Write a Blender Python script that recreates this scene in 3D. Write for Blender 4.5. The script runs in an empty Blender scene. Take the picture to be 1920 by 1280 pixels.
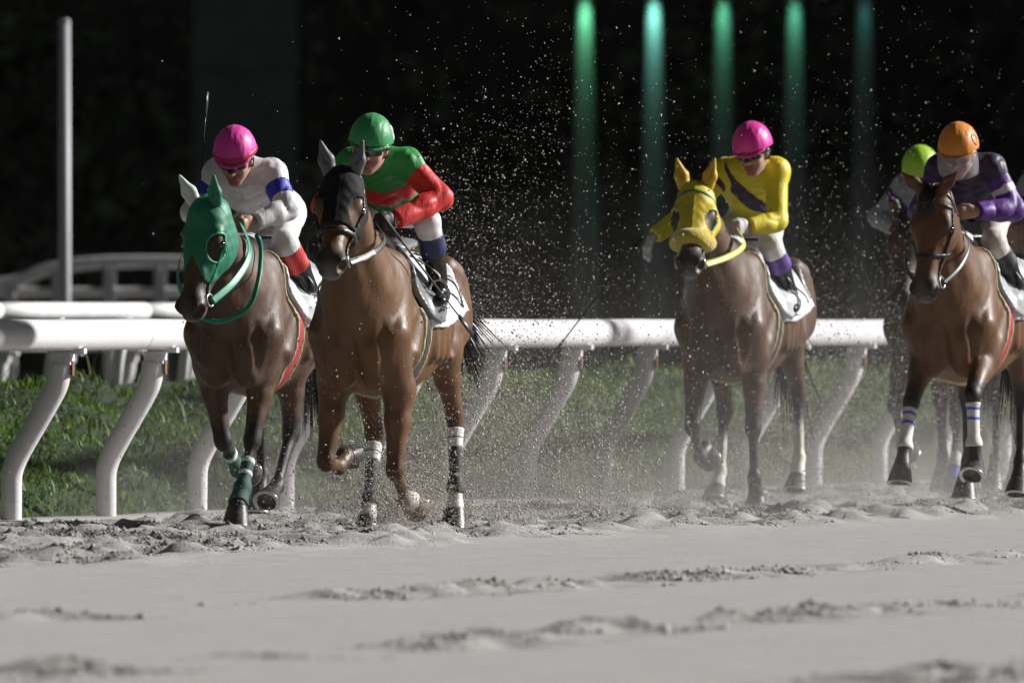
import bpy, math, random
import numpy as np
from mathutils import Vector, Matrix

random.seed(7)
RNG = np.random.default_rng(11)
SC = bpy.context.scene
COL = SC.collection

# ------------------------------------------------------------------ camera, sky, sun, exposure
EYE = 1.14                      # metres above the sand
F = 32150.0                     # focal length in pixels of a 1920 px wide frame
cam_d = bpy.data.cameras.new('camera')
cam = bpy.data.objects.new('camera', cam_d)
COL.objects.link(cam)
cam_d.sensor_width = 22.3
cam_d.lens = F / 1920.0 * 22.3
cam.location = (0, 0, EYE)
cam.rotation_euler = (math.pi / 2 - 40.0 / F, 0, 0)
cam_d.clip_start = 1.0
cam_d.clip_end = 3000.0
cam_d.dof.use_dof = True
cam_d.dof.focus_distance = 90.5
cam_d.dof.aperture_fstop = 4.2
SC.camera = cam

SUN_EL = math.radians(27)
SUN_AZ = math.radians(72)       # clockwise from the view direction (+Y): floodlights on the right
world = bpy.data.worlds.new('World')
SC.world = world
world.use_nodes = True
wn = world.node_tree.nodes
wl = world.node_tree.links
wn.clear()
sky = wn.new('ShaderNodeTexSky')
sky.sky_type = 'NISHITA'
sky.sun_disc = False
sky.sun_elevation = SUN_EL
sky.sun_rotation = SUN_AZ
hs = wn.new('ShaderNodeHueSaturation')
hs.inputs['Saturation'].default_value = 0.25
bg = wn.new('ShaderNodeBackground')
bg.inputs['Strength'].default_value = 0.012
wo = wn.new('ShaderNodeOutputWorld')
wl.new(sky.outputs[0], hs.inputs['Color'])
wl.new(hs.outputs[0], bg.inputs['Color'])
wl.new(bg.outputs[0], wo.inputs['Surface'])

sun_d = bpy.data.lights.new('sun', 'SUN')
sun_d.energy = 5.0
sun_d.angle = math.radians(5.0)
sun_d.color = (1.0, 0.985, 0.965)
sun = bpy.data.objects.new('sun', sun_d)
COL.objects.link(sun)
sdir = Vector((math.sin(SUN_AZ) * math.cos(SUN_EL), math.cos(SUN_AZ) * math.cos(SUN_EL), math.sin(SUN_EL)))
sun.rotation_euler = sdir.to_track_quat('Z', 'Y').to_euler()
sun.location = sdir * 50

SC.cycles.volume_step_rate = 3.0
SC.cycles.volume_max_steps = 96
SC.view_settings.view_transform = 'Standard'
SC.view_settings.look = 'None'
SC.view_settings.exposure = 0.48
SC.view_settings.gamma = 1.0
SC.view_settings.use_curve_mapping = False

# ------------------------------------------------------------------ small helpers
def tag(o, label=None, cat=None, group=None, kind=None):
    if label: o['label'] = label
    if cat: o['category'] = cat
    if group: o['group'] = group
    if kind: o['kind'] = kind
    return o

def link(name, me, mat=None, parent=None):
    o = bpy.data.objects.new(name, me)
    COL.objects.link(o)
    if mat is not None:
        me.materials.clear()
        me.materials.append(mat)
    if parent is not None:
        o.parent = parent
    return o

def empty(name, loc=(0, 0, 0), rz=0.0):
    o = bpy.data.objects.new(name, None)
    COL.objects.link(o)
    o.location = loc
    o.rotation_euler = (0, 0, rz)
    o.empty_display_size = 0.2
    return o

def mesh_np(name, V, faces, smooth=True):
    """faces: (n,k) int array with k constant."""
    V = np.asarray(V, np.float32)
    faces = np.asarray(faces, np.int32)
    me = bpy.data.meshes.new(name)
    n, k = faces.shape
    me.vertices.add(len(V))
    me.vertices.foreach_set('co', V.ravel())
    me.loops.add(n * k)
    me.loops.foreach_set('vertex_index', faces.ravel())
    me.polygons.add(n)
    me.polygons.foreach_set('loop_start', np.arange(0, n * k, k, dtype=np.int32))
    me.update(calc_edges=True)
    if smooth:
        me.polygons.foreach_set('use_smooth', np.ones(n, bool))
    return me

class MB:
    """collects quads/tris for one mesh"""
    def __init__(s): s.v = []; s.f = []
    def add(s, vs, fs):
        b = len(s.v)
        s.v += [tuple(v) for v in vs]
        s.f += [tuple(i + b for i in f) for f in fs]
    def box(s, lo, hi, M=None):
        x0, y0, z0 = lo; x1, y1, z1 = hi
        vs = [(x0,y0,z0),(x1,y0,z0),(x1,y1,z0),(x0,y1,z0),(x0,y0,z1),(x1,y0,z1),(x1,y1,z1),(x0,y1,z1)]
        if M is not None: vs = [M @ Vector(v) for v in vs]
        s.add(vs, [(0,3,2,1),(4,5,6,7),(0,1,5,4),(1,2,6,5),(2,3,7,6),(3,0,4,7)])
    def tube(s, pts, r, n=12, flat=None, up=None, caps=True, closed=False):
        """r: number or list; flat: (half width, half thickness) ribbons with 'up' as the thickness direction"""
        pts = [Vector(p) for p in pts]
        N = len(pts)
        rings = []
        ref = Vector(up) if up is not None else None
        prev = None
        for i, p in enumerate(pts):
            if closed: t = pts[(i + 1) % N] - pts[i - 1]
            else: t = pts[min(i + 1, N - 1)] - pts[max(i - 1, 0)]
            t.normalize()
            if ref is not None: a = ref - t * ref.dot(t)
            elif prev is not None: a = prev - t * prev.dot(t)
            else:
                a = Vector((0, 0, 1)) if abs(t.z) < 0.9 else Vector((1, 0, 0))
                a = a - t * a.dot(t)
            a.normalize(); prev = a
            b = t.cross(a)
            ri = r[i] if isinstance(r, (list, tuple)) else r
            if flat: rb, ra = flat[0] * ri, flat[1] * ri
            else: ra = rb = ri
            rings.append([p + a * (math.cos(q) * ra) + b * (math.sin(q) * rb)
                          for q in [2 * math.pi * k / n for k in range(n)]])
        vs = [v for R in rings for v in R]
        fs = []
        M = N if closed else N - 1
        for i in range(M):
            j = (i + 1) % N
            for k in range(n):
                fs.append((i*n + k, i*n + (k+1) % n, j*n + (k+1) % n, j*n + k))
        if caps and not closed:
            fs.append(tuple(range(n - 1, -1, -1)))
            fs.append(tuple((N-1)*n + k for k in range(n)))
        s.add(vs, fs)
    def build(s, name, mat=None, parent=None, smooth=True, sharp=None):
        me = bpy.data.meshes.new(name)
        me.from_pydata(s.v, [], s.f)
        me.update()
        if smooth:
            me.polygons.foreach_set('use_smooth', np.ones(len(me.polygons), bool))
            if sharp is not None:
                me.set_sharp_from_angle(angle=math.radians(sharp))
        return link(name, me, mat, parent)

def bez(pts, n=8):
    """Catmull-Rom through points"""
    P = [Vector(p) for p in pts]
    out = []
    for i in range(len(P) - 1):
        p0 = P[max(i-1, 0)]; p1 = P[i]; p2 = P[i+1]; p3 = P[min(i+2, len(P)-1)]
        for k in range(n):
            t = k / n
            out.append(0.5*((2*p1) + (p2-p0)*t + (2*p0-5*p1+4*p2-p3)*t*t + (3*p1-p0-3*p2+p3)*t**3))
    out.append(P[-1])
    return out

def vnoise(x, y, seed=0):
    """smooth value noise in [-1,1] on numpy arrays"""
    xi = np.floor(x).astype(np.int64); yi = np.floor(y).astype(np.int64)
    fx = x - xi; fy = y - yi
    fx = fx*fx*(3-2*fx); fy = fy*fy*(3-2*fy)
    def h(a, b):
        n = (a * 374761393 + b * 668265263 + seed * 974711) & 0xffffffff
        n = ((n ^ (n >> 13)) * 1274126177) & 0xffffffff
        n = n ^ (n >> 16)
        return (n & 0xffff) / 32767.5 - 1.0
    a = h(xi, yi); b = h(xi+1, yi); c = h(xi, yi+1); d = h(xi+1, yi+1)
    return (a*(1-fx)+b*fx)*(1-fy) + (c*(1-fx)+d*fx)*fy

# ------------------------------------------------------------------ materials
MATS = {}
def nmat(name, col, rough=0.6, var=0.12, scale=40.0, bump=0.0, bscale=None, spec=0.5, metal=0.0, coat=0.0,
         sheen=0.0, attr=None, dirt=0.0, dirtcol=(0.33, 0.29, 0.25), bstretch=None, rvar=0.0, trans=0.0, alpha=1.0):
    """principled material with noise-varied colour, optional bump, sand dirt and per-vertex colour"""
    if name in MATS: return MATS[name]
    m = bpy.data.materials.new(name)
    m.use_nodes = True
    nt = m.node_tree; N = nt.nodes; L = nt.links
    bs = N['Principled BSDF']
    tc = N.new('ShaderNodeTexCoord')
    no = N.new('ShaderNodeTexNoise'); no.inputs['Scale'].default_value = scale; no.inputs['Detail'].default_value = 5
    L.new(tc.outputs['Object'], no.inputs['Vector'])
    mr = N.new('ShaderNodeMapRange')
    mr.inputs['To Min'].default_value = 1 - var; mr.inputs['To Max'].default_value = 1 + var
    mr.inputs['From Min'].default_value = 0.25; mr.inputs['From Max'].default_value = 0.75
    L.new(no.outputs['Fac'], mr.inputs['Value'])
    mul = N.new('ShaderNodeVectorMath'); mul.operation = 'SCALE'
    if attr:
        at = N.new('ShaderNodeAttribute'); at.attribute_name = attr
        L.new(at.outputs['Color'], mul.inputs[0])
    else:
        mul.inputs[0].default_value = col
    L.new(mr.outputs['Result'], mul.inputs['Scale'])
    src = mul.outputs[0]
    if dirt > 0:
        n2 = N.new('ShaderNodeTexNoise'); n2.inputs['Scale'].default_value = 22; n2.inputs['Detail'].default_value = 8
        n2.inputs['Roughness'].default_value = 0.75
        L.new(tc.outputs['Object'], n2.inputs['Vector'])
        m2 = N.new('ShaderNodeMapRange'); m2.inputs['From Min'].default_value = 0.5; m2.inputs['From Max'].default_value = 0.75
        m2.inputs['To Max'].default_value = dirt
        L.new(n2.outputs['Fac'], m2.inputs['Value'])
        mx = N.new('ShaderNodeMix'); mx.data_type = 'RGBA'
        L.new(m2.outputs['Result'], mx.inputs[0]); L.new(src, mx.inputs[6]); mx.inputs[7].default_value = (*dirtcol, 1)
        src = mx.outputs[2]
    L.new(src, bs.inputs['Base Color'])
    bs.inputs['Roughness'].default_value = rough
    if rvar:
        n3 = N.new('ShaderNodeTexNoise'); n3.inputs['Scale'].default_value = 9; n3.inputs['Detail'].default_value = 4
        L.new(tc.outputs['Object'], n3.inputs['Vector'])
        m3 = N.new('ShaderNodeMapRange'); m3.inputs['From Min'].default_value = 0.3; m3.inputs['From Max'].default_value = 0.7
        m3.inputs['To Min'].default_value = rough - rvar; m3.inputs['To Max'].default_value = rough + rvar
        L.new(n3.outputs['Fac'], m3.inputs['Value']); L.new(m3.outputs['Result'], bs.inputs['Roughness'])
    bs.inputs['Specular IOR Level'].default_value = spec
    bs.inputs['Metallic'].default_value = metal
    bs.inputs['Coat Weight'].default_value = coat
    bs.inputs['Sheen Weight'].default_value = sheen
    bs.inputs['Transmission Weight'].default_value = trans
    bs.inputs['Alpha'].default_value = alpha
    if bump:
        nb = N.new('ShaderNodeTexNoise'); nb.inputs['Scale'].default_value = bscale or scale; nb.inputs['Detail'].default_value = 6
        if bstretch:
            mp = N.new('ShaderNodeMapping'); mp.inputs['Scale'].default_value = bstretch
            L.new(tc.outputs['Object'], mp.inputs['Vector']); L.new(mp.outputs[0], nb.inputs['Vector'])
        else:
            L.new(tc.outputs['Object'], nb.inputs['Vector'])
        bp = N.new('ShaderNodeBump'); bp.inputs['Strength'].default_value = 1.0; bp.inputs['Distance'].default_value = bump
        L.new(nb.outputs['Fac'], bp.inputs['Height']); L.new(bp.outputs[0], bs.inputs['Normal'])
    MATS[name] = m
    return m

# ------------------------------------------------------------------ implicit-surface modeller (used for horses, riders and tack)
def vec(*a): return np.array(a, np.float64)
def unit(v): return v / max(1e-9, float(np.linalg.norm(v)))

class Prim:
    """elliptic cone between a and b (or an ellipsoid when a == b)"""
    __slots__ = ('a','b','ra','rb','u','n','m','L2','col','k','sub','grp','cw')
    def __init__(s, a, b, ra, rb, n=(0,1,0), u=None, col=None, k=0.04, sub=False, grp='', cw=1.0):
        s.a = np.array(a, float); s.b = np.array(b, float)
        ab = s.b - s.a
        s.L2 = float(ab @ ab)
        s.u = unit(np.array(u, float)) if (u is not None) else (unit(ab) if s.L2 > 1e-12 else vec(0,0,1.0))
        n = np.array(n, float); n = n - s.u * (n @ s.u)
        if np.linalg.norm(n) < 1e-6: n = np.cross(s.u, vec(0.3,0.2,0.9))
        s.n = unit(n); s.m = np.cross(s.u, s.n)
        f = lambda r: (r, r, r) if np.isscalar(r) else (tuple(r) if len(r) == 3 else (r[0], r[1], min(r)))
        s.ra = f(ra); s.rb = f(rb)             # (along n, along m, along u)
        s.col = col; s.k = k; s.sub = sub; s.grp = grp; s.cw = cw
    def bbox(s, mg):
        r = max(max(s.ra), max(s.rb)) + mg
        return np.minimum(s.a, s.b) - r, np.maximum(s.a, s.b) + r
    def dist(s, X, Y, Z):
        px = X - s.a[0]; py = Y - s.a[1]; pz = Z - s.a[2]
        if s.L2 > 1e-12:
            ab = s.b - s.a
            t = np.clip((px*ab[0] + py*ab[1] + pz*ab[2]) / s.L2, 0, 1)
            vx = px - t*ab[0]; vy = py - t*ab[1]; vz = pz - t*ab[2]
        else:
            t = 0.0; vx, vy, vz = px, py, pz
        cn = vx*s.n[0] + vy*s.n[1] + vz*s.n[2]
        cm = vx*s.m[0] + vy*s.m[1] + vz*s.m[2]
        cu = vx*s.u[0] + vy*s.u[1] + vz*s.u[2]
        rn = s.ra[0] + t*(s.rb[0]-s.ra[0]); rm = s.ra[1] + t*(s.rb[1]-s.ra[1]); ru = s.ra[2] + t*(s.rb[2]-s.ra[2])
        cn = cn/rn; cm = cm/rm; cu = cu/ru
        k0 = np.sqrt(cn*cn + cm*cm + cu*cu)
        k1 = np.sqrt((cn/rn)**2 + (cm/rm)**2 + (cu/ru)**2)
        return k0*(k0-1.0)/np.maximum(k1, 1e-6)

class Trunk:
    """body of elliptical stations along x, (x, z_top, z_bottom, half_width, upper_narrowing)"""
    def __init__(s, st, col=None, k=0.05, grp='trunk', dx=0.0, dz=0.0, cw=1.0):
        st = np.array(sorted(st)); xs = st[:,0]
        q = np.linspace(xs[0], xs[-1], 200)
        def cub(y):
            out = np.zeros_like(q); sl = np.gradient(y, xs)
            i = np.clip(np.searchsorted(xs, q) - 1, 0, len(xs)-2)
            h = xs[i+1]-xs[i]; t = (q-xs[i])/h
            return ((2*t**3-3*t**2+1)*y[i] + (t**3-2*t**2+t)*h*sl[i] + (-2*t**3+3*t**2)*y[i+1] + (t**3-t**2)*h*sl[i+1])
        s.q = q + dx
        s.cz = (cub(st[:,1]) + cub(st[:,2]))/2 + dz
        s.hh = (cub(st[:,1]) - cub(st[:,2]))/2
        s.hw = cub(st[:,3]); s.nr = cub(st[:,4])
        s.col = col; s.k = k; s.sub = False; s.grp = grp; s.cw = cw
    def bbox(s, mg):
        return (vec(s.q[0]-.12-mg, -s.hw.max()-mg, (s.cz-s.hh).min()-mg), vec(s.q[-1]+.12+mg, s.hw.max()+mg, (s.cz+s.hh).max()+mg))
    def dist(s, X, Y, Z):
        xc = np.clip(X, s.q[0], s.q[-1])
        f = lambda y: np.interp(xc, s.q, y).astype(np.float32)
        cz = f(s.cz); hh = f(s.hh); hw = f(s.hw); nr = f(s.nr)
        zz = (Z - cz)/hh
        hw2 = hw*(1 - nr*np.clip(zz, 0, 1.2)*0.9)
        a = (X-xc)/0.085; b = Y/hw2
        k0 = np.sqrt(a*a + b*b + zz*zz)
        k1 = np.sqrt((a/0.085)**2 + (b/hw2)**2 + (zz/hh)**2)
        return k0*(k0-1.0)/np.maximum(k1, 1e-6)

class Grid:
    def __init__(s, lo, hi, h):
        s.lo = np.array(lo, float); s.h = h
        s.n = np.ceil((np.array(hi, float) - s.lo)/h).astype(int) + 1
        s.ax = [(s.lo[i] + h*np.arange(s.n[i])).astype(np.float32) for i in range(3)]
    def xyz(s):
        return (s.ax[0][:,None,None], s.ax[1][None,:,None], s.ax[2][None,None,:])

def smin(a, b, k):
    h = np.maximum(k - np.abs(a-b), 0)/k
    return np.minimum(a, b) - h*h*k*0.25

def evalf(prims, g, cap=0.12):
    D = np.full(tuple(g.n), cap, np.float32)
    for p in prims:
        lo, hi = p.bbox(0.045 + p.k)
        i0 = np.maximum(np.floor((lo - g.lo)/g.h).astype(int), 0)
        i1 = np.minimum(np.ceil((hi - g.lo)/g.h).astype(int) + 1, g.n)
        if np.any(i1 <= i0): continue
        X = g.ax[0][i0[0]:i1[0]][:,None,None]; Y = g.ax[1][i0[1]:i1[1]][None,:,None]; Z = g.ax[2][i0[2]:i1[2]][None,None,:]
        d = p.dist(X, Y, Z)
        sl = (slice(i0[0],i1[0]), slice(i0[1],i1[1]), slice(i0[2],i1[2]))
        if p.sub: D[sl] = -smin(-D[sl], d, p.k)
        else: D[sl] = smin(D[sl], d, p.k)
    return D

def surfnet(D, g):
    """naive surface nets -> verts, quads"""
    D = D.copy()
    for ax in range(3):                       # close at the borders
        sl = [slice(None)]*3
        for e in (0, -1):
            sl[ax] = e; D[tuple(sl)] = np.maximum(D[tuple(sl)], 0.5*g.h)
    S = D < 0
    c = S[:-1,:-1,:-1].astype(np.int8)
    tot = np.zeros_like(c)
    for i in (0,1):
        for j in (0,1):
            for k in (0,1):
                tot += S[i:S.shape[0]-1+i, j:S.shape[1]-1+j, k:S.shape[2]-1+k]
    act = (tot > 0) & (tot < 8)
    I, J, K = np.nonzero(act)
    n = len(I)
    if n == 0: return np.zeros((0,3)), np.zeros((0,4), int)
    idx = np.full(act.shape, -1, np.int32); idx[I,J,K] = np.arange(n)
    corner = {}
    for i in (0,1):
        for j in (0,1):
            for k in (0,1):
                corner[(i,j,k)] = D[I+i, J+j, K+k]
    acc = np.zeros((n,3)); cnt = np.zeros(n)
    cs = list(corner)
    for a in cs:
        for ax in range(3):
            if a[ax] == 0:
                b = list(a); b[ax] = 1; b = tuple(b)
                da = corner[a]; db = corner[b]
                cr = (da < 0) != (db < 0)
                t = np.where(cr, da/np.where(cr, da-db, 1), 0)
                p = np.array(a, float)[None,:].repeat(n, 0); p[:,ax] = t
                acc += p*cr[:,None]; cnt += cr
    V = (acc/cnt[:,None] + np.stack([I,J,K],1))*g.h + g.lo
    quads = []
    for ax in range(3):
        o1, o2 = (ax+1) % 3, (ax+2) % 3
        s0 = [slice(None)]*3; s1 = [slice(None)]*3
        s0[ax] = slice(0,-1); s1[ax] = slice(1,None)
        A = S[tuple(s0)]; B = S[tuple(s1)]
        ch = A != B
        e = np.stack(np.nonzero(ch), 1)
        ok = (e[:,o1] > 0) & (e[:,o2] > 0) & (e[:,o1] < S.shape[o1]-1) & (e[:,o2] < S.shape[o2]-1)
        e = e[ok]
        ins = A[e[:,0],e[:,1],e[:,2]]
        def cell(d1, d2):
            q = e.copy(); q[:,o1] -= d1; q[:,o2] -= d2
            return idx[q[:,0],q[:,1],q[:,2]]
        q = np.stack([cell(1,1), cell(0,1), cell(0,0), cell(1,0)], 1)
        q[~ins] = q[~ins][:,::-1]
        quads.append(q)
    return V, np.concatenate(quads)

def relax(V, Q, it=1, lam=0.5):
    n = len(V)
    e = np.concatenate([Q[:,[0,1]],Q[:,[1,2]],Q[:,[2,3]],Q[:,[3,0]]])
    for _ in range(it):
        acc = np.zeros_like(V); c = np.zeros(n)
        for ax in range(3):
            acc[:,ax] = np.bincount(e[:,0], V[e[:,1],ax], n) + np.bincount(e[:,1], V[e[:,0],ax], n)
        c = np.bincount(e[:,0], minlength=n) + np.bincount(e[:,1], minlength=n)
        V = V + lam*(acc/np.maximum(c,1)[:,None] - V)
    return V

def vcolors(me, V, prims, s=0.018, default=(0.2,0.1,0.05)):
    cp = [p for p in prims if p.col is not None]
    n = len(V); W = np.full(n, 1e-12); C = np.zeros((n,3)) + np.array(default)*1e-12
    for p in cp:
        lo, hi = p.bbox(0.06)
        m = np.nonzero(np.all((V >= lo) & (V <= hi), 1))[0]
        if len(m) == 0: continue
        d = p.dist(V[m,0], V[m,1], V[m,2])
        w = np.exp(-np.clip(np.abs(d) if p.sub else d, -0.08, 0.3)/s)*p.cw
        W[m] += w
        col = p.col(V[m]) if callable(p.col) else np.array(p.col)[None,:]
        C[m] += w[:,None]*col
    C = C/W[:,None]
    at = me.color_attributes.new('coat', 'FLOAT_COLOR', 'POINT')
    at.data.foreach_set('color', np.concatenate([C, np.ones((n,1))],1).astype(np.float32).ravel())

def sdf_obj(name, D, g, mat, parent=None, prims=None, rel=1, default=(0.2,0.1,0.05), s=0.018, inner=None, thr=-.012):
    """mesh a field; inner = field of the body underneath: faces buried deeper than thr in it are dropped"""
    V, Q = surfnet(D, g)
    if len(Q) == 0: return None
    if inner is not None:
        ii = np.clip(((V - g.lo)/g.h + .5).astype(int), 0, np.array(inner.shape)-1)
        deep = inner[ii[:,0], ii[:,1], ii[:,2]] < thr
        Q = Q[~deep[Q].all(1)]
        if len(Q) == 0: return None
        used = np.zeros(len(V), bool); used[Q.ravel()] = True
        new = np.cumsum(used) - 1
        V = V[used]; Q = new[Q]
    V0 = V
    if rel: V = relax(V, Q, rel)
    me = mesh_np(name, V, Q)
    if prims is not None: vcolors(me, V0, prims, s, default)
    return link(name, me, mat, parent)

# ------------------------------------------------------------------ shared materials
M_BLACK = nmat('black_leather', (.018,.018,.020), rough=.42, var=.3, scale=60, bump=.0006, bscale=160, dirt=.12)
M_RUBBER = nmat('black_rubber_grip', (.02,.02,.02), rough=.6, bump=.001, bscale=220)
M_LEATHER = nmat('brown_leather', (.055,.028,.016), rough=.42, var=.25, scale=40, bump=.0006, bscale=150, dirt=.2)
M_DARKBROWN = nmat('dark_bridle_leather', (.022,.014,.011), rough=.38, var=.3, scale=50, bump=.0006, bscale=150, dirt=.06)
M_STEEL = nmat('worn_steel', (.55,.55,.56), rough=.28, metal=1.0, var=.15, scale=80)
M_EYE = nmat('eye', (.006,.004,.003), rough=.06, spec=.8, coat=1.0, var=.1)
M_HOOF = nmat('dark_hoof', (.030,.027,.026), rough=.42, var=.35, scale=70, bump=.0015, bscale=120, dirt=.8)
M_HOOF_PALE = nmat('pale_hoof', (.17,.13,.095), rough=.45, var=.35, scale=70, bump=.0015, bscale=120, dirt=.8)
M_SKIN = nmat('skin', (.4,.25,.18), rough=.5, attr='coat', var=.08, scale=70, bump=.0005, bscale=300)
M_LENS = nmat('goggle_lens', (.010,.010,.012), rough=.08, spec=.8, coat=.8, var=.1)
M_VISOR = nmat('smoked_visor', (.55,.52,.55), rough=.18, spec=.6, var=.2, scale=30, dirt=.5, alpha=.30)
def silk(name, col, rough=.52):
    return nmat(name, col, rough=rough, var=.10, scale=14, bump=.009, bscale=11, bstretch=(.7,1.8,.7), sheen=.05, dirt=.05)
def cloth(name, col, rough=.7, dirt=.25):
    return nmat(name, col, rough=rough, var=.12, scale=25, bump=.002, bscale=60, dirt=dirt)
W_SILK = silk('white_silk', (.66,.64,.66)); BLUE = silk('blue_silk', (.018,.028,.42)); GREEN_S = silk('green_silk', (.018,.26,.045))
RED_S = silk('red_silk', (.60,.018,.014), .5); YEL_S = silk('yellow_silk', (.66,.56,.012)); PURP = silk('purple_silk', (.095,.018,.22))
DPURP = silk('dark_purple_silk', (.022,.010,.045)); NAVY = silk('navy_silk', (.012,.02,.10)); GREY_S = silk('grey_silk', (.30,.31,.34))
PINK = silk('pink_cap_silk', (.72,.040,.34), .5); PINK2 = silk('bright_pink_cap_silk', (.78,.035,.36), .4); GREENC = silk('green_cap_silk', (.030,.28,.085), .5)
ORANGE = silk('orange_cap_silk', (.70,.24,.022), .5); LIME = silk('lime_cap_silk', (.36,.62,.03), .4); REDB = silk('red_band', (.42,.012,.04), .4)
BREECH = cloth('white_breeches', (.70,.68,.67), .6); BREECH2 = cloth('cream_breeches', (.58,.54,.48), .6)
BOOT = nmat('black_boot', (.012,.012,.013), rough=.26, var=.3, scale=30, bump=.0025, bscale=28, dirt=.10)
REDTOP = cloth('red_boot_top', (.48,.018,.02), .5); NAVYTOP = cloth('navy_boot_top', (.016,.022,.10), .5); PURPTOP = cloth('purple_boot_top', (.10,.035,.25), .5); BLACKTOP = cloth('black_boot_top', (.015,.015,.016), .5)
WGLOVE = cloth('white_glove', (.55,.53,.54), .7, .4); BGLOVE = cloth('black_glove', (.02,.02,.022), .6)
GHOOD = nmat('green_hood_fabric', (.008,.180,.098), rough=.5, var=.1, scale=20, bump=.0012, bscale=300, dirt=.1)
GHOODW = nmat('white_ear_fabric', (.62,.66,.60), rough=.5, var=.1, scale=20, bump=.001, bscale=300, dirt=.2)
GRIM = nmat('pale_green_binding', (.10,.42,.25), rough=.5)
BHOOD = nmat('black_hood_fabric', (.009,.009,.010), rough=.75, spec=.25, var=.2, scale=20, bump=.0012, bscale=300, dirt=.03)
BEAR = nmat('grey_ear_fabric', (.10,.105,.115), rough=.5, var=.15, scale=20, bump=.001, bscale=300, dirt=.2)
YHOOD = nmat('yellow_hood_fabric', (.60,.46,.010), rough=.5, var=.1, scale=20, bump=.0012, bscale=300, dirt=.25)
YEAR = nmat('deep_yellow_ear_fabric', (.66,.40,.010), rough=.5, var=.1, scale=20, dirt=.2)
YRIM = nmat('pale_yellow_binding', (.60,.56,.18), rough=.6, dirt=.2)
YROLL = nmat('yellow_sheepskin', (.62,.46,.015), rough=.9, var=.2, scale=60, bump=.012, bscale=70, sheen=.6, dirt=.25)
GSTRAP = nmat('green_webbing', (.008,.20,.075), rough=.5, var=.15, scale=60, bump=.0008, bscale=260, dirt=.15)
GREIN = nmat('green_rubber_rein', (.012,.26,.15), rough=.4, var=.12, scale=60, bump=.0012, bscale=200, dirt=.12)
YREIN = nmat('yellow_rubber_rein', (.52,.50,.07), rough=.5, var=.15, scale=60, bump=.0012, bscale=200, dirt=.2)
WTAPE = nmat('white_tape', (.66,.65,.64), rough=.6, var=.12, scale=60, bump=.0006, bscale=200, dirt=.35)
GREYREIN = nmat('grey_rubber_rein', (.34,.33,.30), rough=.55, var=.15, scale=60, bump=.001, bscale=200, dirt=.2)
FELT = nmat('black_felt', (.012,.012,.013), rough=.85, var=.3, scale=60, bump=.002, bscale=120, dirt=.08)
CREAM = nmat('cream_piping', (.50,.42,.24), rough=.6, var=.2, scale=60, dirt=.25)
CLOTHW = nmat('white_number_cloth', (.72,.72,.76), rough=.55, var=.08, scale=12, bump=.004, bscale=11, dirt=.2)
CLOTHG = nmat('silver_grey_cloth', (.42,.43,.44), rough=.36, var=.10, scale=14, bump=.004, bscale=12, dirt=.2)
SADG = nmat('grey_saddle', (.20,.20,.21), rough=.34, var=.15, scale=30, bump=.001, bscale=90, dirt=.2)
SADW = nmat('white_saddle', (.60,.62,.63), rough=.34, var=.1, scale=30, bump=.001, bscale=90, dirt=.25)
SADB = nmat('black_saddle', (.016,.016,.017), rough=.3, var=.2, scale=30, bump=.001, bscale=90, dirt=.25)
GIRTHR = nmat('red_girth', (.36,.022,.035), rough=.6, var=.2, scale=60, bump=.001, bscale=160, dirt=.25)
GIRTHB = nmat('dark_girth', (.03,.028,.026), rough=.6, var=.2, scale=60, dirt=.25)
DGREENB = nmat('dark_green_bandage', (.012,.085,.066), rough=.7, var=.15, scale=60, bump=.0012, bscale=200, dirt=.3)
BLACKB = nmat('black_bandage', (.028,.029,.033), rough=.7, var=.2, scale=60, bump=.0012, bscale=200, dirt=.3)
WHITEB = nmat('white_bandage', (.62,.59,.56), rough=.75, var=.1, scale=60, bump=.0012, bscale=200, dirt=.35)
BLUEB = nmat('blue_bandage_tape', (.05,.09,.46), rough=.6, var=.15, scale=60, dirt=.2)
HAIR = nmat('black_horse_hair', (.012,.010,.009), rough=.4, var=.4, scale=60, dirt=.15)

def coatmat(name, rough=.5, dirt=.12, rvar=.10, coat=.0):
    """short glossy coat: muscle relief, veins and fine hair in the bump, patchy sweat in the gloss"""
    m = nmat(name, (.1,.05,.03), rough=rough, attr='coat', var=.22, scale=5, spec=.42, rvar=rvar, coat=coat, dirt=dirt)
    nt = m.node_tree; N = nt.nodes; L = nt.links; bs = N['Principled BSDF']
    tc = [n for n in N if n.type == 'TEX_COORD'][0]
    prev = None
    for typ, sc, dist, st in (('RIDGED_MULTIFRACTAL', 4.2, .010, (1.3,1.3,.45)), ('RIDGED_MULTIFRACTAL', 15, .0030, (1,1,.6)), ('FBM', 45, .0022, (1,1,.5)), ('FBM', 210, .0009, (1,1,.3))):
        mp = N.new('ShaderNodeMapping'); mp.inputs['Scale'].default_value = st; mp.inputs['Rotation'].default_value = (0, .5, 0)
        L.new(tc.outputs['Object'], mp.inputs['Vector'])
        no = N.new('ShaderNodeTexNoise'); no.noise_type = typ; no.inputs['Scale'].default_value = sc; no.inputs['Detail'].default_value = 3
        L.new(mp.outputs[0], no.inputs['Vector'])
        bp = N.new('ShaderNodeBump'); bp.inputs['Distance'].default_value = dist
        L.new(no.outputs['Fac'], bp.inputs['Height'])
        if prev is not None: L.new(prev.outputs[0], bp.inputs['Normal'])
        prev = bp
    L.new(prev.outputs[0], bs.inputs['Normal'])
    return m

def ground_pt(px, Z):
    """world ground point seen at image column px at distance Z"""
    return ((px-960.0)/F*Z, Z, 0.0)

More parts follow.
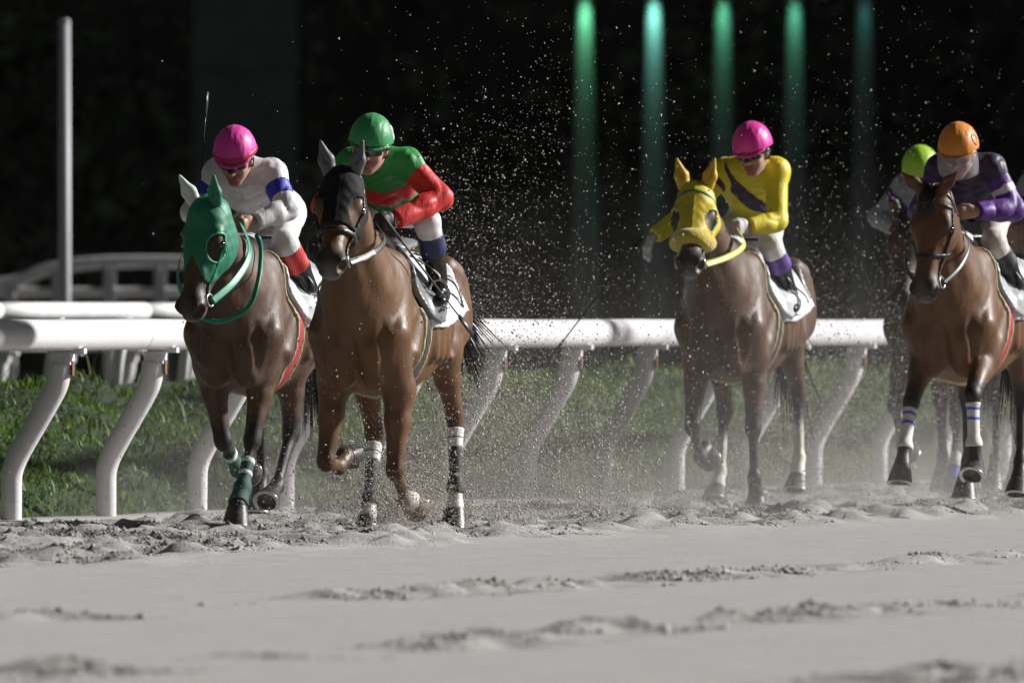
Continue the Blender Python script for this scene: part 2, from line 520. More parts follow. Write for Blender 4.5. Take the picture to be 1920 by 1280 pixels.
# ------------------------------------------------------------------ the setting: rail coordinates (u along the rail, v towards the track)
RU = vec(.2378, .9713); RV = vec(.9713, -.2378); RO = vec(-2.75, 94.0)
def W(u, v, z=0.0):
    p = RO + RU*u + RV*v
    return Vector((p[0], p[1], z))
RAIL_ANG = math.atan2(RU[1], RU[0])

def sand_material():
    m = bpy.data.materials.new('pale_sand'); m.use_nodes = True
    nt = m.node_tree; N = nt.nodes; L = nt.links; bs = N['Principled BSDF']
    tc = N.new('ShaderNodeTexCoord')
    def noise(sc, det=6, ro=.6):
        n = N.new('ShaderNodeTexNoise'); n.inputs['Scale'].default_value = sc; n.inputs['Detail'].default_value = det; n.inputs['Roughness'].default_value = ro
        L.new(tc.outputs['Object'], n.inputs['Vector']); return n.outputs['Fac']
    cr = N.new('ShaderNodeValToRGB')
    cr.color_ramp.elements[0].position = .30; cr.color_ramp.elements[0].color = (.410,.398,.388,1)
    cr.color_ramp.elements[1].position = .72; cr.color_ramp.elements[1].color = (.520,.507,.496,1)
    L.new(noise(3.0, 10, .7), cr.inputs['Fac'])
    at = N.new('ShaderNodeAttribute'); at.attribute_name = 'churn_shade'  # darker churned sand, plus shade of the heaps put into the colour
    mx = N.new('ShaderNodeMix'); mx.data_type = 'RGBA'
    L.new(at.outputs['Fac'], mx.inputs[0]); L.new(cr.outputs['Color'], mx.inputs[6]); mx.inputs[7].default_value = (.235,.222,.208,1)
    sp = N.new('ShaderNodeMapRange'); sp.inputs['From Min'].default_value = .35; sp.inputs['From Max'].default_value = .65; sp.inputs['To Min'].default_value = .82; sp.inputs['To Max'].default_value = 1.15
    L.new(noise(90, 3), sp.inputs['Value'])
    ml = N.new('ShaderNodeVectorMath'); ml.operation = 'SCALE'
    L.new(mx.outputs[2], ml.inputs[0]); L.new(sp.outputs['Result'], ml.inputs['Scale'])
    L.new(ml.outputs[0], bs.inputs['Base Color'])
    bs.inputs['Roughness'].default_value = .92; bs.inputs['Specular IOR Level'].default_value = .2
    bp = N.new('ShaderNodeBump'); bp.inputs['Distance'].default_value = .016; bp.inputs['Strength'].default_value = .9
    L.new(noise(45, 8, .7), bp.inputs['Height']); L.new(bp.outputs[0], bs.inputs['Normal'])
    return m
M_SAND = sand_material()

# wide ground to the horizon
mb = MB(); mb.add([(-900,-60,-.06),(900,-60,-.06),(900,1800,-.06),(-900,1800,-.06)], [(0,1,2,3)])
tag(mb.build('ground', nmat('far_ground', (.10,.095,.085), rough=.95, var=.25, scale=.4), smooth=False), kind='structure')

ROWS = [(7.68, .30), (10.5, .30), (13.4, .34)]
def sand_height(u, v):
    """raked track with the churned lane along the rail and three lines of older hoof marks"""
    fb = lambda s, seed: vnoise(u/s, v/s, seed)
    edge = 4.05 + .28*fb(1.3, 1) + .12*fb(.4, 2)
    ch = np.clip((edge - v)/.22, 0, 1)*np.clip((v - .42 - .10*fb(.5, 3))/.18, 0, 1)
    lump = (1 - np.abs(fb(.42, 4)))*.6 + (1 - np.abs(fb(.21, 5)))*.4
    ss = lambda n, a, b: (lambda t: t*t*(3-2*t))(np.clip((n-a)/(b-a), 0, 1))
    cl1 = ss(fb(.24, 13), .02, .22); cl2 = ss(fb(.13, 14), .10, .32); cl3 = ss(fb(.42, 15), .05, .25)
    z = ch*(.024*cl1 + .018*cl2 + .022*cl3 - .02) + ch*(.070*(lump - .62) + .030*fb(.9, 6) + .032*fb(.16, 7)*(.6+.4*fb(.6, 8)) + .013*fb(.075, 9) + .024)
    # a low shoulder of thrown sand where the churned lane ends
    z += .025*np.exp(-((v-edge)/.16)**2)*np.clip(.5+.9*fb(.7, 10), 0, 1)
    churn_shade = ch*np.clip(.25 + .5*fb(.5, 11) + .6*fb(.16, 12), 0, .9)
    for i, (v0, w) in enumerate(ROWS):
        vc = v0 + .10*vnoise(u/1.7, u*0, 20+i)
        run = np.clip((vnoise(u/1.05, u*0+i*3.7, 30+i) + .40)*2.6, 0, 1)*np.clip((vnoise(u/.42, u*0+i*7.7, 50+i) + .55 + .2*(i == 0))*2.2, 0, 1)
        prof = np.exp(-((v-vc)/w)**2*1.6)
        rough = .5 + .5*fb(.22, 40+i)
        pk = np.clip((prof - .25)/.35, 0, 1)
        z += run*pk*(.018*ss(fb(.26, 61+i), -.02, .20) + .014*ss(fb(.13, 64+i), .02, .25)) 
        z += run*prof*(.026*rough*(1-np.abs(fb(.30, 45+i))) + .013*fb(.12, 48+i) + .008*fb(.075, 88+i)) - run*.030*np.exp(-((v-vc-.12)/.14)**2)
        churn_shade = np.maximum(churn_shade, run*prof*np.clip(.40+.8*fb(.20, 60+i), 0, .85))  # shadow on the hoof-mark heaps, painted in as darker sand
    z += .0016*np.sin(v*2*math.pi/.21 + 1.2*fb(3., 70))*(1-ch) + .008*fb(3.6, 71) + .0010*fb(.10, 72)
    return z, churn_shade

def build_sand():
    vs = [.16]
    while vs[-1] < 17.5:
        v = vs[-1]
        st = .16
        if v < 4.7: st = .036
        for v0, w in ROWS:
            if abs(v - v0) < .65: st = .034
        vs.append(v + st)
    vs = np.array(vs); du = .050
    # each row of constant v only spans what lies near the view, on one common u lattice
    def urange(v):
        k = .036
        lo = (-(k*(RO[1]+RV[1]*v)) - .9 - RO[0] - RV[0]*v)/(RU[0] + k*RU[1])
        hi = ((k*(RO[1]+RV[1]*v)) + .9 - RO[0] - RV[0]*v)/(RU[0] - k*RU[1])
        return int(math.floor(lo/du)), int(math.ceil(hi/du))
    starts, ends, base, U, Vv = [], [], [], [], []
    n = 0
    for v in vs:
        a, b = urange(v)
        starts.append(a); ends.append(b); base.append(n); n += b - a + 1
        U.append(np.arange(a, b+1)*du); Vv.append(np.full(b-a+1, v))
    U = np.concatenate(U); Vv = np.concatenate(Vv)
    Z, Dm = sand_height(U, Vv)
    P = RO[None] + U[:,None]*RU + Vv[:,None]*RV
    Q = []
    for j in range(len(vs)-1):
        a = max(starts[j], starts[j+1]); b = min(ends[j], ends[j+1])
        i = np.arange(a, b)
        p = base[j] + i - starts[j]; q = base[j+1] + i - starts[j+1]
        Q.append(np.stack([p, q, q+1, p+1], -1))
    me = mesh_np('sand_track', np.concatenate([P, Z[:,None]], 1), np.concatenate(Q))
    if me.polygons[len(me.polygons)//2].normal.z < 0:
        me.flip_normals()
    at = me.attributes.new('churn_shade', 'FLOAT', 'POINT'); at.data.foreach_set('value', Dm.astype(np.float32))
    print('sand verts', len(U))
    return tag(link('sand_track', me, M_SAND), kind='structure')
build_sand()

# loose crumbs and clods of sand, partly coloured dark for shade, lying on the churned lane and along the older hoof marks
def build_clods():
    rng = np.random.default_rng(5)
    oc = np.array([(1,0,-.5),(-.5,.87,-.5),(-.5,-.87,-.5),(.1,.05,.9)])
    fc = np.array([(0,1,3),(1,2,3),(2,0,3),(1,0,2)])
    N = 460000
    v = rng.uniform(.42, 4.5, N)
    per = 60000
    for r, (v0, w) in enumerate(ROWS):
        v[r*per:(r+1)*per] = v0 + rng.normal(0, .20, per)
    Y = RO[1] + (0 - RO[0] - RV[0]*v)/RU[0]*RU[1]
    X = rng.uniform(-1, 1, N)*(.033*np.clip(RO[1] + RU[1]*(-RO[0]-RV[0]*v)/RU[0] + RV[1]*v, 40, 130) + .5)
    u = (X - RO[0] - RV[0]*v)/RU[0]; Y = RO[1] + RU[1]*u + RV[1]*v
    z, d = sand_height(u, v)
    clus = vnoise(u/.23, v/.23, 91)*.6 + vnoise(u/.09, v/.09, 92)*.4
    pr = np.clip(d*1.3 + clus*.9 - .10, 0, 1)**1.5*(z > -.01)*(d > .03)
    keep = rng.random(N) < pr*np.where(v < 5, .95, .50)
    X, Y, z, d, clus = X[keep], Y[keep], z[keep], d[keep], clus[keep]
    if len(X) > 60000:
        X, Y, z, d, clus = (q[:] for q in (X, Y, z, d, clus))
        sel = rng.permutation(len(X))[:60000]; X, Y, z, d, clus = X[sel], Y[sel], z[sel], d[sel], clus[sel]
    N = len(X)
    print('clods', N)
    r = np.exp(rng.normal(math.log(.0058), .45, N)).clip(.0025, .020)*(1 + .5*np.clip(clus, 0, 1))
    V = oc[None]*(r[:,None,None]*rng.uniform(.55,1.3,(N,4,1)))*np.stack([rng.uniform(.8,1.6,N), rng.uniform(.8,1.6,N), rng.uniform(.6,1.1,N)], -1)[:,None,:]
    th = rng.uniform(0, math.pi, N); c, s_ = np.cos(th)[:,None], np.sin(th)[:,None]
    V = np.stack([V[:,:,0]*c - V[:,:,1]*s_, V[:,:,0]*s_ + V[:,:,1]*c, V[:,:,2] + V[:,:,0]*.3], -1)
    V = V + np.stack([X, Y, z + r*.35], -1)[:,None,:]
    Fc = (fc[None] + (np.arange(N)*4)[:,None,None]).reshape(-1,3)
    me = mesh_np('sand_clods', V.reshape(-1,3), Fc, smooth=True)
    at = me.attributes.new('churn_shade', 'FLOAT', 'POINT'); at.data.foreach_set('value', np.repeat((d*.6 + rng.uniform(-.1,.35,N)).clip(0,.95), 4).astype(np.float32))
    tag(link('sand_clods', me, M_SAND), 'loose clods of sand thrown up along the churned lane', 'sand', kind='stuff')
build_clods()

# kerb the posts stand on
M_KERB = nmat('pale_concrete', (.42,.40,.39), rough=.9, var=.12, scale=6, bump=.003, bscale=60, dirt=.5, dirtcol=(.36,.33,.30))
mb = MB()
U0, U1 = -16.0, 44.0
prof = [(-.22,-.05),(-.22,.035),(-.19,.045),(.16,.045),(.20,.03),(.24,-.05)]
us = np.linspace(U0, U1, 61)
vs_ = [W(u, v, z + .004*math.sin(u*2.1+v*7)) for u in us for (v, z) in prof]
k = len(prof)
mb.add(vs_, [(i*k+j, i*k+j+1, (i+1)*k+j+1, (i+1)*k+j) for i in range(len(us)-1) for j in range(k-1)])
tag(mb.build('kerb', M_KERB, sharp=30), kind='structure')

# ------------------------------------------------------------------ white running rail
M_RAIL = nmat('white_gloss_plastic', (.80,.79,.81), rough=.32, var=.04, scale=3, bump=.0008, bscale=20, dirt=.25, coat=.1)
M_POST = nmat('white_matt_plastic', (.74,.72,.74), rough=.45, var=.06, scale=8, bump=.0008, bscale=40, dirt=.5)
M_RUST = nmat('rusty_bracket', (.16,.085,.045), rough=.8, var=.4, scale=50, bump=.001)
rail = empty('running_rail', W(0, 0, 0), 0)
tag(rail, 'white plastic running rail on bent posts behind the horses', 'rail')
def in_rail(o): o.location = -Vector(rail.location); return o
seg = 3.99
for i in range(-3, 11):
    mb = MB()
    a = i*seg + 1.45; b = a + seg - .006
    n = 24; ring = []
    us = [a, a+.01, a+.012] + list(np.linspace(a+.05, b-.05, 9)) + [b-.012, b-.01, b]
    rr = [.97, .99, 1.0] + [1.0]*9 + [1.0, .99, .97]
    pts = []
    for q, r in zip(us, rr):
        sag = -.004*math.sin((q-a)/(b-a)*math.pi)
        for kk in range(n):
            th = 2*math.pi*kk/n
            pts.append(W(q, .345 + math.cos(th)*.080*r, 1.063 + sag + math.sin(th)*.086*r))
    fs = [(ii*n+kk, ii*n+(kk+1)%n, (ii+1)*n+(kk+1)%n, (ii+1)*n+kk) for ii in range(len(us)-1) for kk in range(n)]
    fs += [tuple(range(n))[::-1], tuple((len(us)-1)*n+kk for kk in range(n))]
    mb.add(pts, fs); in_rail(mb.build('rail_tube', M_RAIL, rail, sharp=40))
pm = None
for i in range(-4, 20):
    u = i*1.993 + .02
    if pm is None:
        path = bez([(0,0,-.03),(0,0,.20),(.005,0,.31),(.055,0,.43),(.215,0,.70),(.262,0,.80),(.275,0,.905)], 6)
        rad = [.057 + .006*min(1, t/len(path)*1.2) for t in range(len(path))]
        mb = MB(); mb.tube(path, rad, n=18, up=(0,1,0)); po = mb.build('post', M_POST, rail); pm = po.data
        mb = MB(); mb.box((.235,-.050,.895), (.345,.050,.962)); mb.box((.250,-.030,.955), (.420,.030,.985)); br = mb.build('bracket', M_POST, po, smooth=False); bm_ = br.data
        mb = MB(); mb.box((.341,-.022,.835), (.352,.022,.915)); sl_ = mb.build('bolt_plate', M_RUST, po, smooth=False); sm_ = sl_.data
    else:
        po = link('post', pm, None, rail); br = link('bracket', bm_, None, po); sl_ = link('bolt_plate', sm_, None, po)
    po.location = W(u, 0, 0) - Vector(rail.location)
    po.rotation_euler = (math.radians(random.uniform(-.6,.6)), math.radians(random.uniform(-.5,.5)), math.atan2(RV[1], RV[0]))

# ------------------------------------------------------------------ grass bank behind the rail
def bank_h(u, v):
    d = -v
    h = np.interp(d, [.2,.45,1.0,1.7,2.3,3.0,5.0,60], [0,.10,.34,.58,.69,.70,.52,.48])
    return h + .12*vnoise(u/.75, v/.5, 80)*np.clip((d-.25)/.5,0,1) + .03*vnoise(u/.3, v/.3, 81)*np.clip((d-.25)/.5,0,1)
M_SOIL = nmat('dark_turf', (.018,.036,.010), rough=.95, var=.4, scale=9, bump=.02, bscale=25)
us = np.arange(-9, 46, .12); vv = -np.concatenate([np.arange(.18, 3.2, .08), np.array([3.6,4.2,5,7,10,16,26,40,60])])
Ug, Vg = np.meshgrid(us, vv, indexing='ij')
P2d = RO[None,None] + Ug[...,None]*RU + Vg[...,None]*RV
Vb = np.concatenate([P2d, bank_h(Ug, Vg)[...,None]], -1).reshape(-1,3)
n, m = Ug.shape
a = (np.arange(n-1)[:,None]*m + np.arange(m-1)[None,:])
me = mesh_np('grass_bank', Vb, np.stack([a, a+m, a+m+1, a+1], -1).reshape(-1,4))
if me.polygons[10].normal.z < 0: me.flip_normals()
tag(link('grass_bank', me, M_SOIL), kind='structure')

def grass_material():
    m = bpy.data.materials.new('grass_blades'); m.use_nodes = True
    nt = m.node_tree; N = nt.nodes; L = nt.links; bs = N['Principled BSDF']
    at = N.new('ShaderNodeAttribute'); at.attribute_name = 'coat'
    L.new(at.outputs['Color'], bs.inputs['Base Color']); bs.inputs['Roughness'].default_value = .55
    bs.inputs['Specular IOR Level'].default_value = .3
    tr = N.new('ShaderNodeBsdfTranslucent'); L.new(at.outputs['Color'], tr.inputs['Color'])
    mx = N.new('ShaderNodeMixShader'); mx.inputs[0].default_value = .25
    L.new(bs.outputs[0], mx.inputs[1]); L.new(tr.outputs[0], mx.inputs[2]); L.new(mx.outputs[0], N['Material Output'].inputs['Surface'])
    return m
M_GRASS = grass_material()
def build_grass():
    rng = np.random.default_rng(9)
    N = 82000
    u = rng.uniform(-6, 34, N); v = -(.22 + rng.beta(1.1, 1.2, N)*2.9)
    pos = RO[None] + u[:,None]*RU + v[:,None]*RV
    z = bank_h(u, v)
    L = rng.uniform(.035,.10,N)*(.7+.6*(vnoise(u/.7, v/.5, 90)*.5+.5))
    tall = rng.random(N) < .012
    L[tall] *= rng.uniform(2.0,3.6,tall.sum())
    az = rng.uniform(0, 2*math.pi, N); lean = rng.uniform(.3,1.6,N)
    wdt = rng.uniform(.003,.0085,N); wdt[tall] *= 1.1
    dx, dy = np.cos(az), np.sin(az)
    b = np.stack([pos[:,0], pos[:,1], z-.01], -1)
    d = np.stack([dx*lean*.6, dy*lean*.6, np.ones(N)], -1); d /= np.linalg.norm(d, axis=1)[:,None]
    d2 = np.stack([dx*lean*1.3, dy*lean*1.3, 1.0-.75*lean], -1); d2 /= np.linalg.norm(d2, axis=1)[:,None]
    s = np.stack([-dy, dx, np.zeros(N)], -1)*wdt[:,None]
    mid = b + d*(L*.55)[:,None]; tip = mid + d2*(L*.5)[:,None]
    V = np.stack([b-s, b+s, mid-s*.9, mid+s*.9, tip], 1).reshape(-1,3)
    o = (np.arange(N)*5)[:,None]
    T = np.concatenate([o + np.array([[0,1,3]]), o + np.array([[0,3,2]]), o + np.array([[2,3,4]])])
    me = mesh_np('grass', V, T)
    base = np.array([.112,.210,.038])[None]*(rng.uniform(.5,1.35,N)*(1+.35*vnoise(u/.5, v/.35, 95)))[:,None]*np.stack([rng.uniform(.8,1.35,N), np.ones(N), rng.uniform(.7,1.1,N)], -1)
    dry = rng.random(N) < .03; base[dry] = np.array([.20,.17,.09])
    at = me.color_attributes.new('coat', 'FLOAT_COLOR', 'POINT')
    C = np.repeat(np.concatenate([base, np.ones((N,1))], 1), 5, axis=0)
    at.data.foreach_set('color', C.astype(np.float32).ravel())
    tag(link('grass', me, M_GRASS), 'tufted green grass on the bank behind the white rail', 'grass', kind='stuff')
build_grass()

# ------------------------------------------------------------------ second rail, far fence, pole, columns, wood
def at_px(px, py, Y):
    return Vector(((px-960.0)/F*Y, Y, EYE - (py-600.0)/F*Y))
M_FARW = nmat('weathered_white_paint', (.74,.73,.74), rough=.55, var=.12, scale=4, bump=.001, bscale=30, dirt=.3)
rail2 = empty('inner_rail', W(18, -7, 0))
tag(rail2, 'low blurred white rail behind the main rail at the left', 'rail')
for i in range(5):
    mb = MB(); a = 17 + i*4.0
    mb.tube([W(a + t*3.98, -7, 1.205) - Vector(rail2.location) for t in (0,.25,.5,.75,1)], .062, n=16); mb.build('rail_tube', M_FARW, rail2)
for i in range(12):
    mb = MB(); u = 17.4 + i*1.85
    mb.tube([W(u, -7.1, .50) - Vector(rail2.location), W(u, -7.06, .85) - Vector(rail2.location), W(u, -7, 1.16) - Vector(rail2.location)], .040, n=10); mb.build('post', M_POST, rail2)

rail3 = empty('far_running_rail', W(30, -12.5, -.10))
tag(rail3, 'dim far running rail on bent posts seen below the main rail', 'rail')
for i in range(9):
    mb = MB(); a = 22 + i*4.0
    mb.tube([W(a + t*3.98, -12.16, .96) - Vector(rail3.location) for t in (0,.5,1)], .080, n=16); mb.build('rail_tube', M_POST, rail3)
for i in range(18):
    po = link('post', pm, None, rail3); br = link('bracket', bm_, None, po)
    po.location = W(22 + i*2.0, -12.5, -.10) - Vector(rail3.location); po.rotation_euler = (0, 0, math.atan2(RV[1], RV[0]))

YF = 178.0
fence = empty('white_fence', at_px(190, 560, YF))
tag(fence, 'far white fence with an arched top rail beside the lamp pole', 'fence')
def infence(mb, name, mat): 
    o = mb.build(name, mat, fence); o.location = -Vector(fence.location); return o
mb = MB(); mb.tube(bez([at_px(x, y, YF) for x, y in ((-260,560),(-120,545),(20,530),(70,512),(120,500),(180,493),(260,491),(360,492),(450,497),(540,508),(640,525))], 5), 1.0, n=10, flat=(.03,.066), up=(0,0,1)); infence(mb, 'top_rail', M_FARW)
mb = MB(); mb.tube([at_px(x, 548, YF) for x in (-260,0,200,420,640)], 1.0, n=10, flat=(.03,.05), up=(0,0,1)); infence(mb, 'lower_rail', M_FARW)
for x in (-160,-60,20,108,205,300,395,490,585):
    yt = np.interp(x, [-260,20,70,120,180,360,450,540,640], [560,530,512,500,493,492,497,508,525])
    mb = MB(); p = at_px(x, yt+4, YF); mb.box((p.x-.06, p.y-.04, -.05), (p.x+.06, p.y+.04, p.z)); infence(mb, 'post', M_FARW)

YP = 150.0
pole = empty('lamp_pole', Vector((at_px(121,600,YP).x, YP, 0)))
tag(pole, 'slender grey white pole standing alone at the left', 'pole')
top = at_px(121, 42, YP).z
M_POLE = nmat('galvanised_pole', (.40,.40,.43), rough=.5, var=.1, scale=6, bump=.001, bscale=30)
mb = MB(); mb.tube([(0,0,-.05),(0,0,1.2),(0,0,top)], [.058,.055,.050], n=16); mb.build('shaft', M_POLE, pole)
mb = MB(); mb.tube([(0,0,top),(0,0,top+.03)], [.056,.040], n=16); mb.build('pole_cap', M_POLE, pole)
mb = MB(); mb.tube([(0,0,0),(0,0,.03)], [.13,.12], n=16); mb.build('base_plate', M_POLE, pole)

# concrete pylon and the row of green lit columns
M_CONC = nmat('dim_concrete', (.17,.195,.19), rough=.9, var=.15, scale=2.5, bump=.004, bscale=20, dirt=.25, dirtcol=(.06,.07,.065))
YT = 262.0
tw = empty('pylon', Vector((at_px(460,600,YT).x, YT, 0)))
tag(tw, 'wide dim concrete pylon rising behind the pink cap at the left', 'pylon')
mb = MB(); mb.box((-.80,-.5,-.05), (.80,.5,9.0)); mb.build('shaft', M_CONC, tw, smooth=False)
zz = at_px(460,118,YT).z
mb = MB(); mb.box((-.83,-.53,zz-.10), (.83,.53,zz+.10)); mb.build('collar', M_CONC, tw, smooth=False)
mb = MB(); mb.box((-.95,-.6,-.05), (.95,.6,1.0)); mb.build('plinth', M_CONC, tw, smooth=False)

M_COLUMN = nmat('pale_column_render', (.20,.21,.205), rough=.8, var=.12, scale=5, bump=.003, bscale=30, dirt=.2)
M_COLUMN2 = nmat('dark_column_base', (.075,.085,.082), rough=.85, var=.15, scale=4, bump=.003, bscale=30)
M_LAMPGLASS = bpy.data.materials.new('lamp_glass'); M_LAMPGLASS.use_nodes = True
_b = M_LAMPGLASS.node_tree.nodes['Principled BSDF']; _b.inputs['Emission Color'].default_value = (.3,1,.65,1); _b.inputs['Emission Strength'].default_value = 1.0
M_LAMPBODY = nmat('lamp_housing', (.04,.045,.045), rough=.5)
YC = 230.0
COLS = [(1097, (.22,1.0,.50), 120, 'leftmost'), (1226, (.30,1.0,.80), 150, 'second'), (1356, (.20,1.0,.58), 62, 'middle'), (1490, (.20,1.0,.62), 50, 'fourth'), (1621, (.16,1.0,.80), 8, 'rightmost')]
names = {'leftmost': 'column lit green from above, leftmost of the five', 'second': 'column lit pale cyan green from above, second from the left of five', 'middle': 'column lit green from above, behind the bright pink cap',
         'fourth': 'column lit green from above, second from the right of five', 'rightmost': 'dim teal column, rightmost and faintest of the five'}
for px, colr, pw, nm in COLS:
    c0 = empty('lit_column', Vector((at_px(px,600,YC).x, YC, 0)))
    tag(c0, names[nm], 'column', 'row of green lit columns')
    zt = at_px(px,212,YC).z
    mb = MB(); mb.tube([(0,0,1.02),(0,0,zt),(0,0,zt+1.0),(0,0,6.9)], [.185,.150,.120,.105], n=24); mb.build('shaft', M_COLUMN, c0, sharp=40)
    mb = MB(); mb.tube([(0,0,-.05),(0,0,.96),(0,0,1.019)], [.27,.26,.22], n=24); mb.build('pier', M_COLUMN2, c0, sharp=40)
    lb = MB(); lb.tube([(0,-.42,6.02),(0,-.40,5.92),(0,-.38,5.70)], [.05,.09,.10], n=14); lamp = lb.build('lamp', M_LAMPBODY, c0)
    lg = MB(); lg.tube([(0,-.379,5.697),(0,-.377,5.69)], [.08,.08], n=14); lg.build('lamp_glass', M_LAMPGLASS, lamp)
    lb = MB(); lb.tube([(0,-.40,6.00),(0,-.10,6.08)], .02, n=8); lb.build('lamp_arm', M_LAMPBODY, lamp)
    ld = bpy.data.lights.new('column_light', 'SPOT'); ld.energy = pw; ld.color = colr; ld.spot_size = math.radians(44); ld.spot_blend = 1.0; ld.shadow_soft_size = .08
    lo_ = bpy.data.objects.new('column_light', ld); COL.objects.link(lo_); lo_.parent = lamp
    lo_.location = (0, -.34, 5.66)
    lo_.rotation_euler = (Vector((0,-.34,5.66)) - Vector((0,-.12,4.95))).to_track_quat('Z','Y').to_euler()

def build_wood():
    """dark far wood closing the view"""
    rng = np.random.default_rng(21)
    cs = []
    for i in range(150):
        X = rng.uniform(-34, 34); Y = rng.uniform(285, 330); r = rng.uniform(1.6, 3.6)
        cs.append((X, Y, rng.uniform(.8, 13), r))
    for i in range(70):
        cs.append((rng.uniform(-30,30), rng.uniform(276,284), rng.uniform(.6,3.0), rng.uniform(1.0,2.0)))
    V = []; per = 170
    for (X, Y, Z, r) in cs:
        p = rng.normal(size=(per,3)); p /= np.linalg.norm(p,axis=1)[:,None]
        p *= (r*rng.uniform(.55,1.08,per)*(.85+.25*np.sin(p[:,0]*5+p[:,2]*4+X)))[:,None]
        c = p + np.array([X,Y,Z])
        a = rng.normal(size=(per,3)); a /= np.linalg.norm(a,axis=1)[:,None]
        b = np.cross(a, rng.normal(size=(per,3))); b /= np.linalg.norm(b,axis=1)[:,None]
        s = rng.uniform(.12,.30,per)[:,None]
        V.append(np.stack([c-a*s, c+b*s*.6, c+a*s, c-b*s*.6], 1))
    V = np.concatenate(V).reshape(-1,3)
    Q = np.arange(len(V)).reshape(-1,4)
    me = mesh_np('wood', V, Q, smooth=False)
    tag(link('wood', me, nmat('dark_leaves', (.10,.12,.08), rough=.6, var=.4, scale=1.0)), 'dark wood closing the background', 'wood', kind='stuff')
    # the earth bank the wood grows on
    mb = MB(); n = 40
    xs = np.linspace(-140, 140, n)
    pr_ = [(334,-.1),(338,6),(345,14),(365,20),(420,22)]
    vs = [(x, y + 2*math.sin(x*.11), z*(1+.1*math.sin(x*.07)) if z > 0 else z) for x in xs for (y, z) in pr_]
    mb.add(vs, [(i*5+j, (i+1)*5+j, (i+1)*5+j+1, i*5+j+1) for i in range(n-1) for j in range(4)])
    tag(mb.build('hill', nmat('dark_earth', (.05,.055,.04), rough=.95, var=.4, scale=.6)), kind='structure')
build_wood()

# unseen stand added at the right to keep light off the far background
gs = empty('light_blocker', (46, 250, 0))
tag(gs, kind='structure')
M_BLOCKER = nmat('blocker_grey', (.10,.10,.10), rough=.9, var=.15, scale=.5)
for i in range(14):
    mb = MB(); mb.box((-14 + i*1.8, -45, 0), (-14 + (i+1)*1.8 - .01, 110, 2 + i*1.25)); mb.build('blocker_tier', M_BLOCKER, gs, smooth=False)
mb = MB(); mb.box((11.5,-45,0), (12.5,110,34)); mb.build('blocker_back', M_BLOCKER, gs, smooth=False)
mb = MB(); mb.box((-12,-45,34.02), (13,110,35)); mb.build('blocker_roof', M_BLOCKER, gs, smooth=False)

# ------------------------------------------------------------------ horses
HEAD_PHI = math.radians(14.2)            # running direction, off the view axis, parallel with the rail

def rotx(v, axis, ang):
    return np.array(Matrix.Rotation(ang, 3, Vector(axis)) @ Vector(v))

class HeadFrame:
    def __init__(s, poll, pitch, yaw, roll=0.0, L=1.0):
        s.o = np.array(poll, float); s.L = L
        cy, sy = math.cos(yaw), math.sin(yaw); cp, sp = math.cos(pitch), math.sin(pitch)
        s.e1 = vec(cp*cy, cp*sy, -sp)
        s.e2 = unit(vec(-sy, cy, 0))
        s.e3 = np.cross(s.e1, s.e2)
        if roll:
            s.e2 = rotx(s.e2, s.e1, roll); s.e3 = rotx(s.e3, s.e1, roll)
    def __call__(s, a, l, d):
        return s.o + s.L*(s.e1*a + s.e2*l + s.e3*d)
    def coords(s, X, Y, Z):
        px, py, pz = X-s.o[0], Y-s.o[1], Z-s.o[2]
        f = lambda e: (px*e[0] + py*e[1] + pz*e[2])/s.L
        return f(s.e1), f(s.e2), f(s.e3)

def leg_chain(start, angs, lens, side, lat):
    """angles from straight down, + = forward; lat = outward angle"""
    pts = [np.array(start, float)]
    for a, l in zip(angs, lens):
        a = math.radians(a); la = math.radians(lat)*side
        d = vec(math.sin(a), math.sin(la)*math.cos(a), -math.cos(a)*math.cos(la))
        pts.append(pts[-1] + d*l)
    return pts

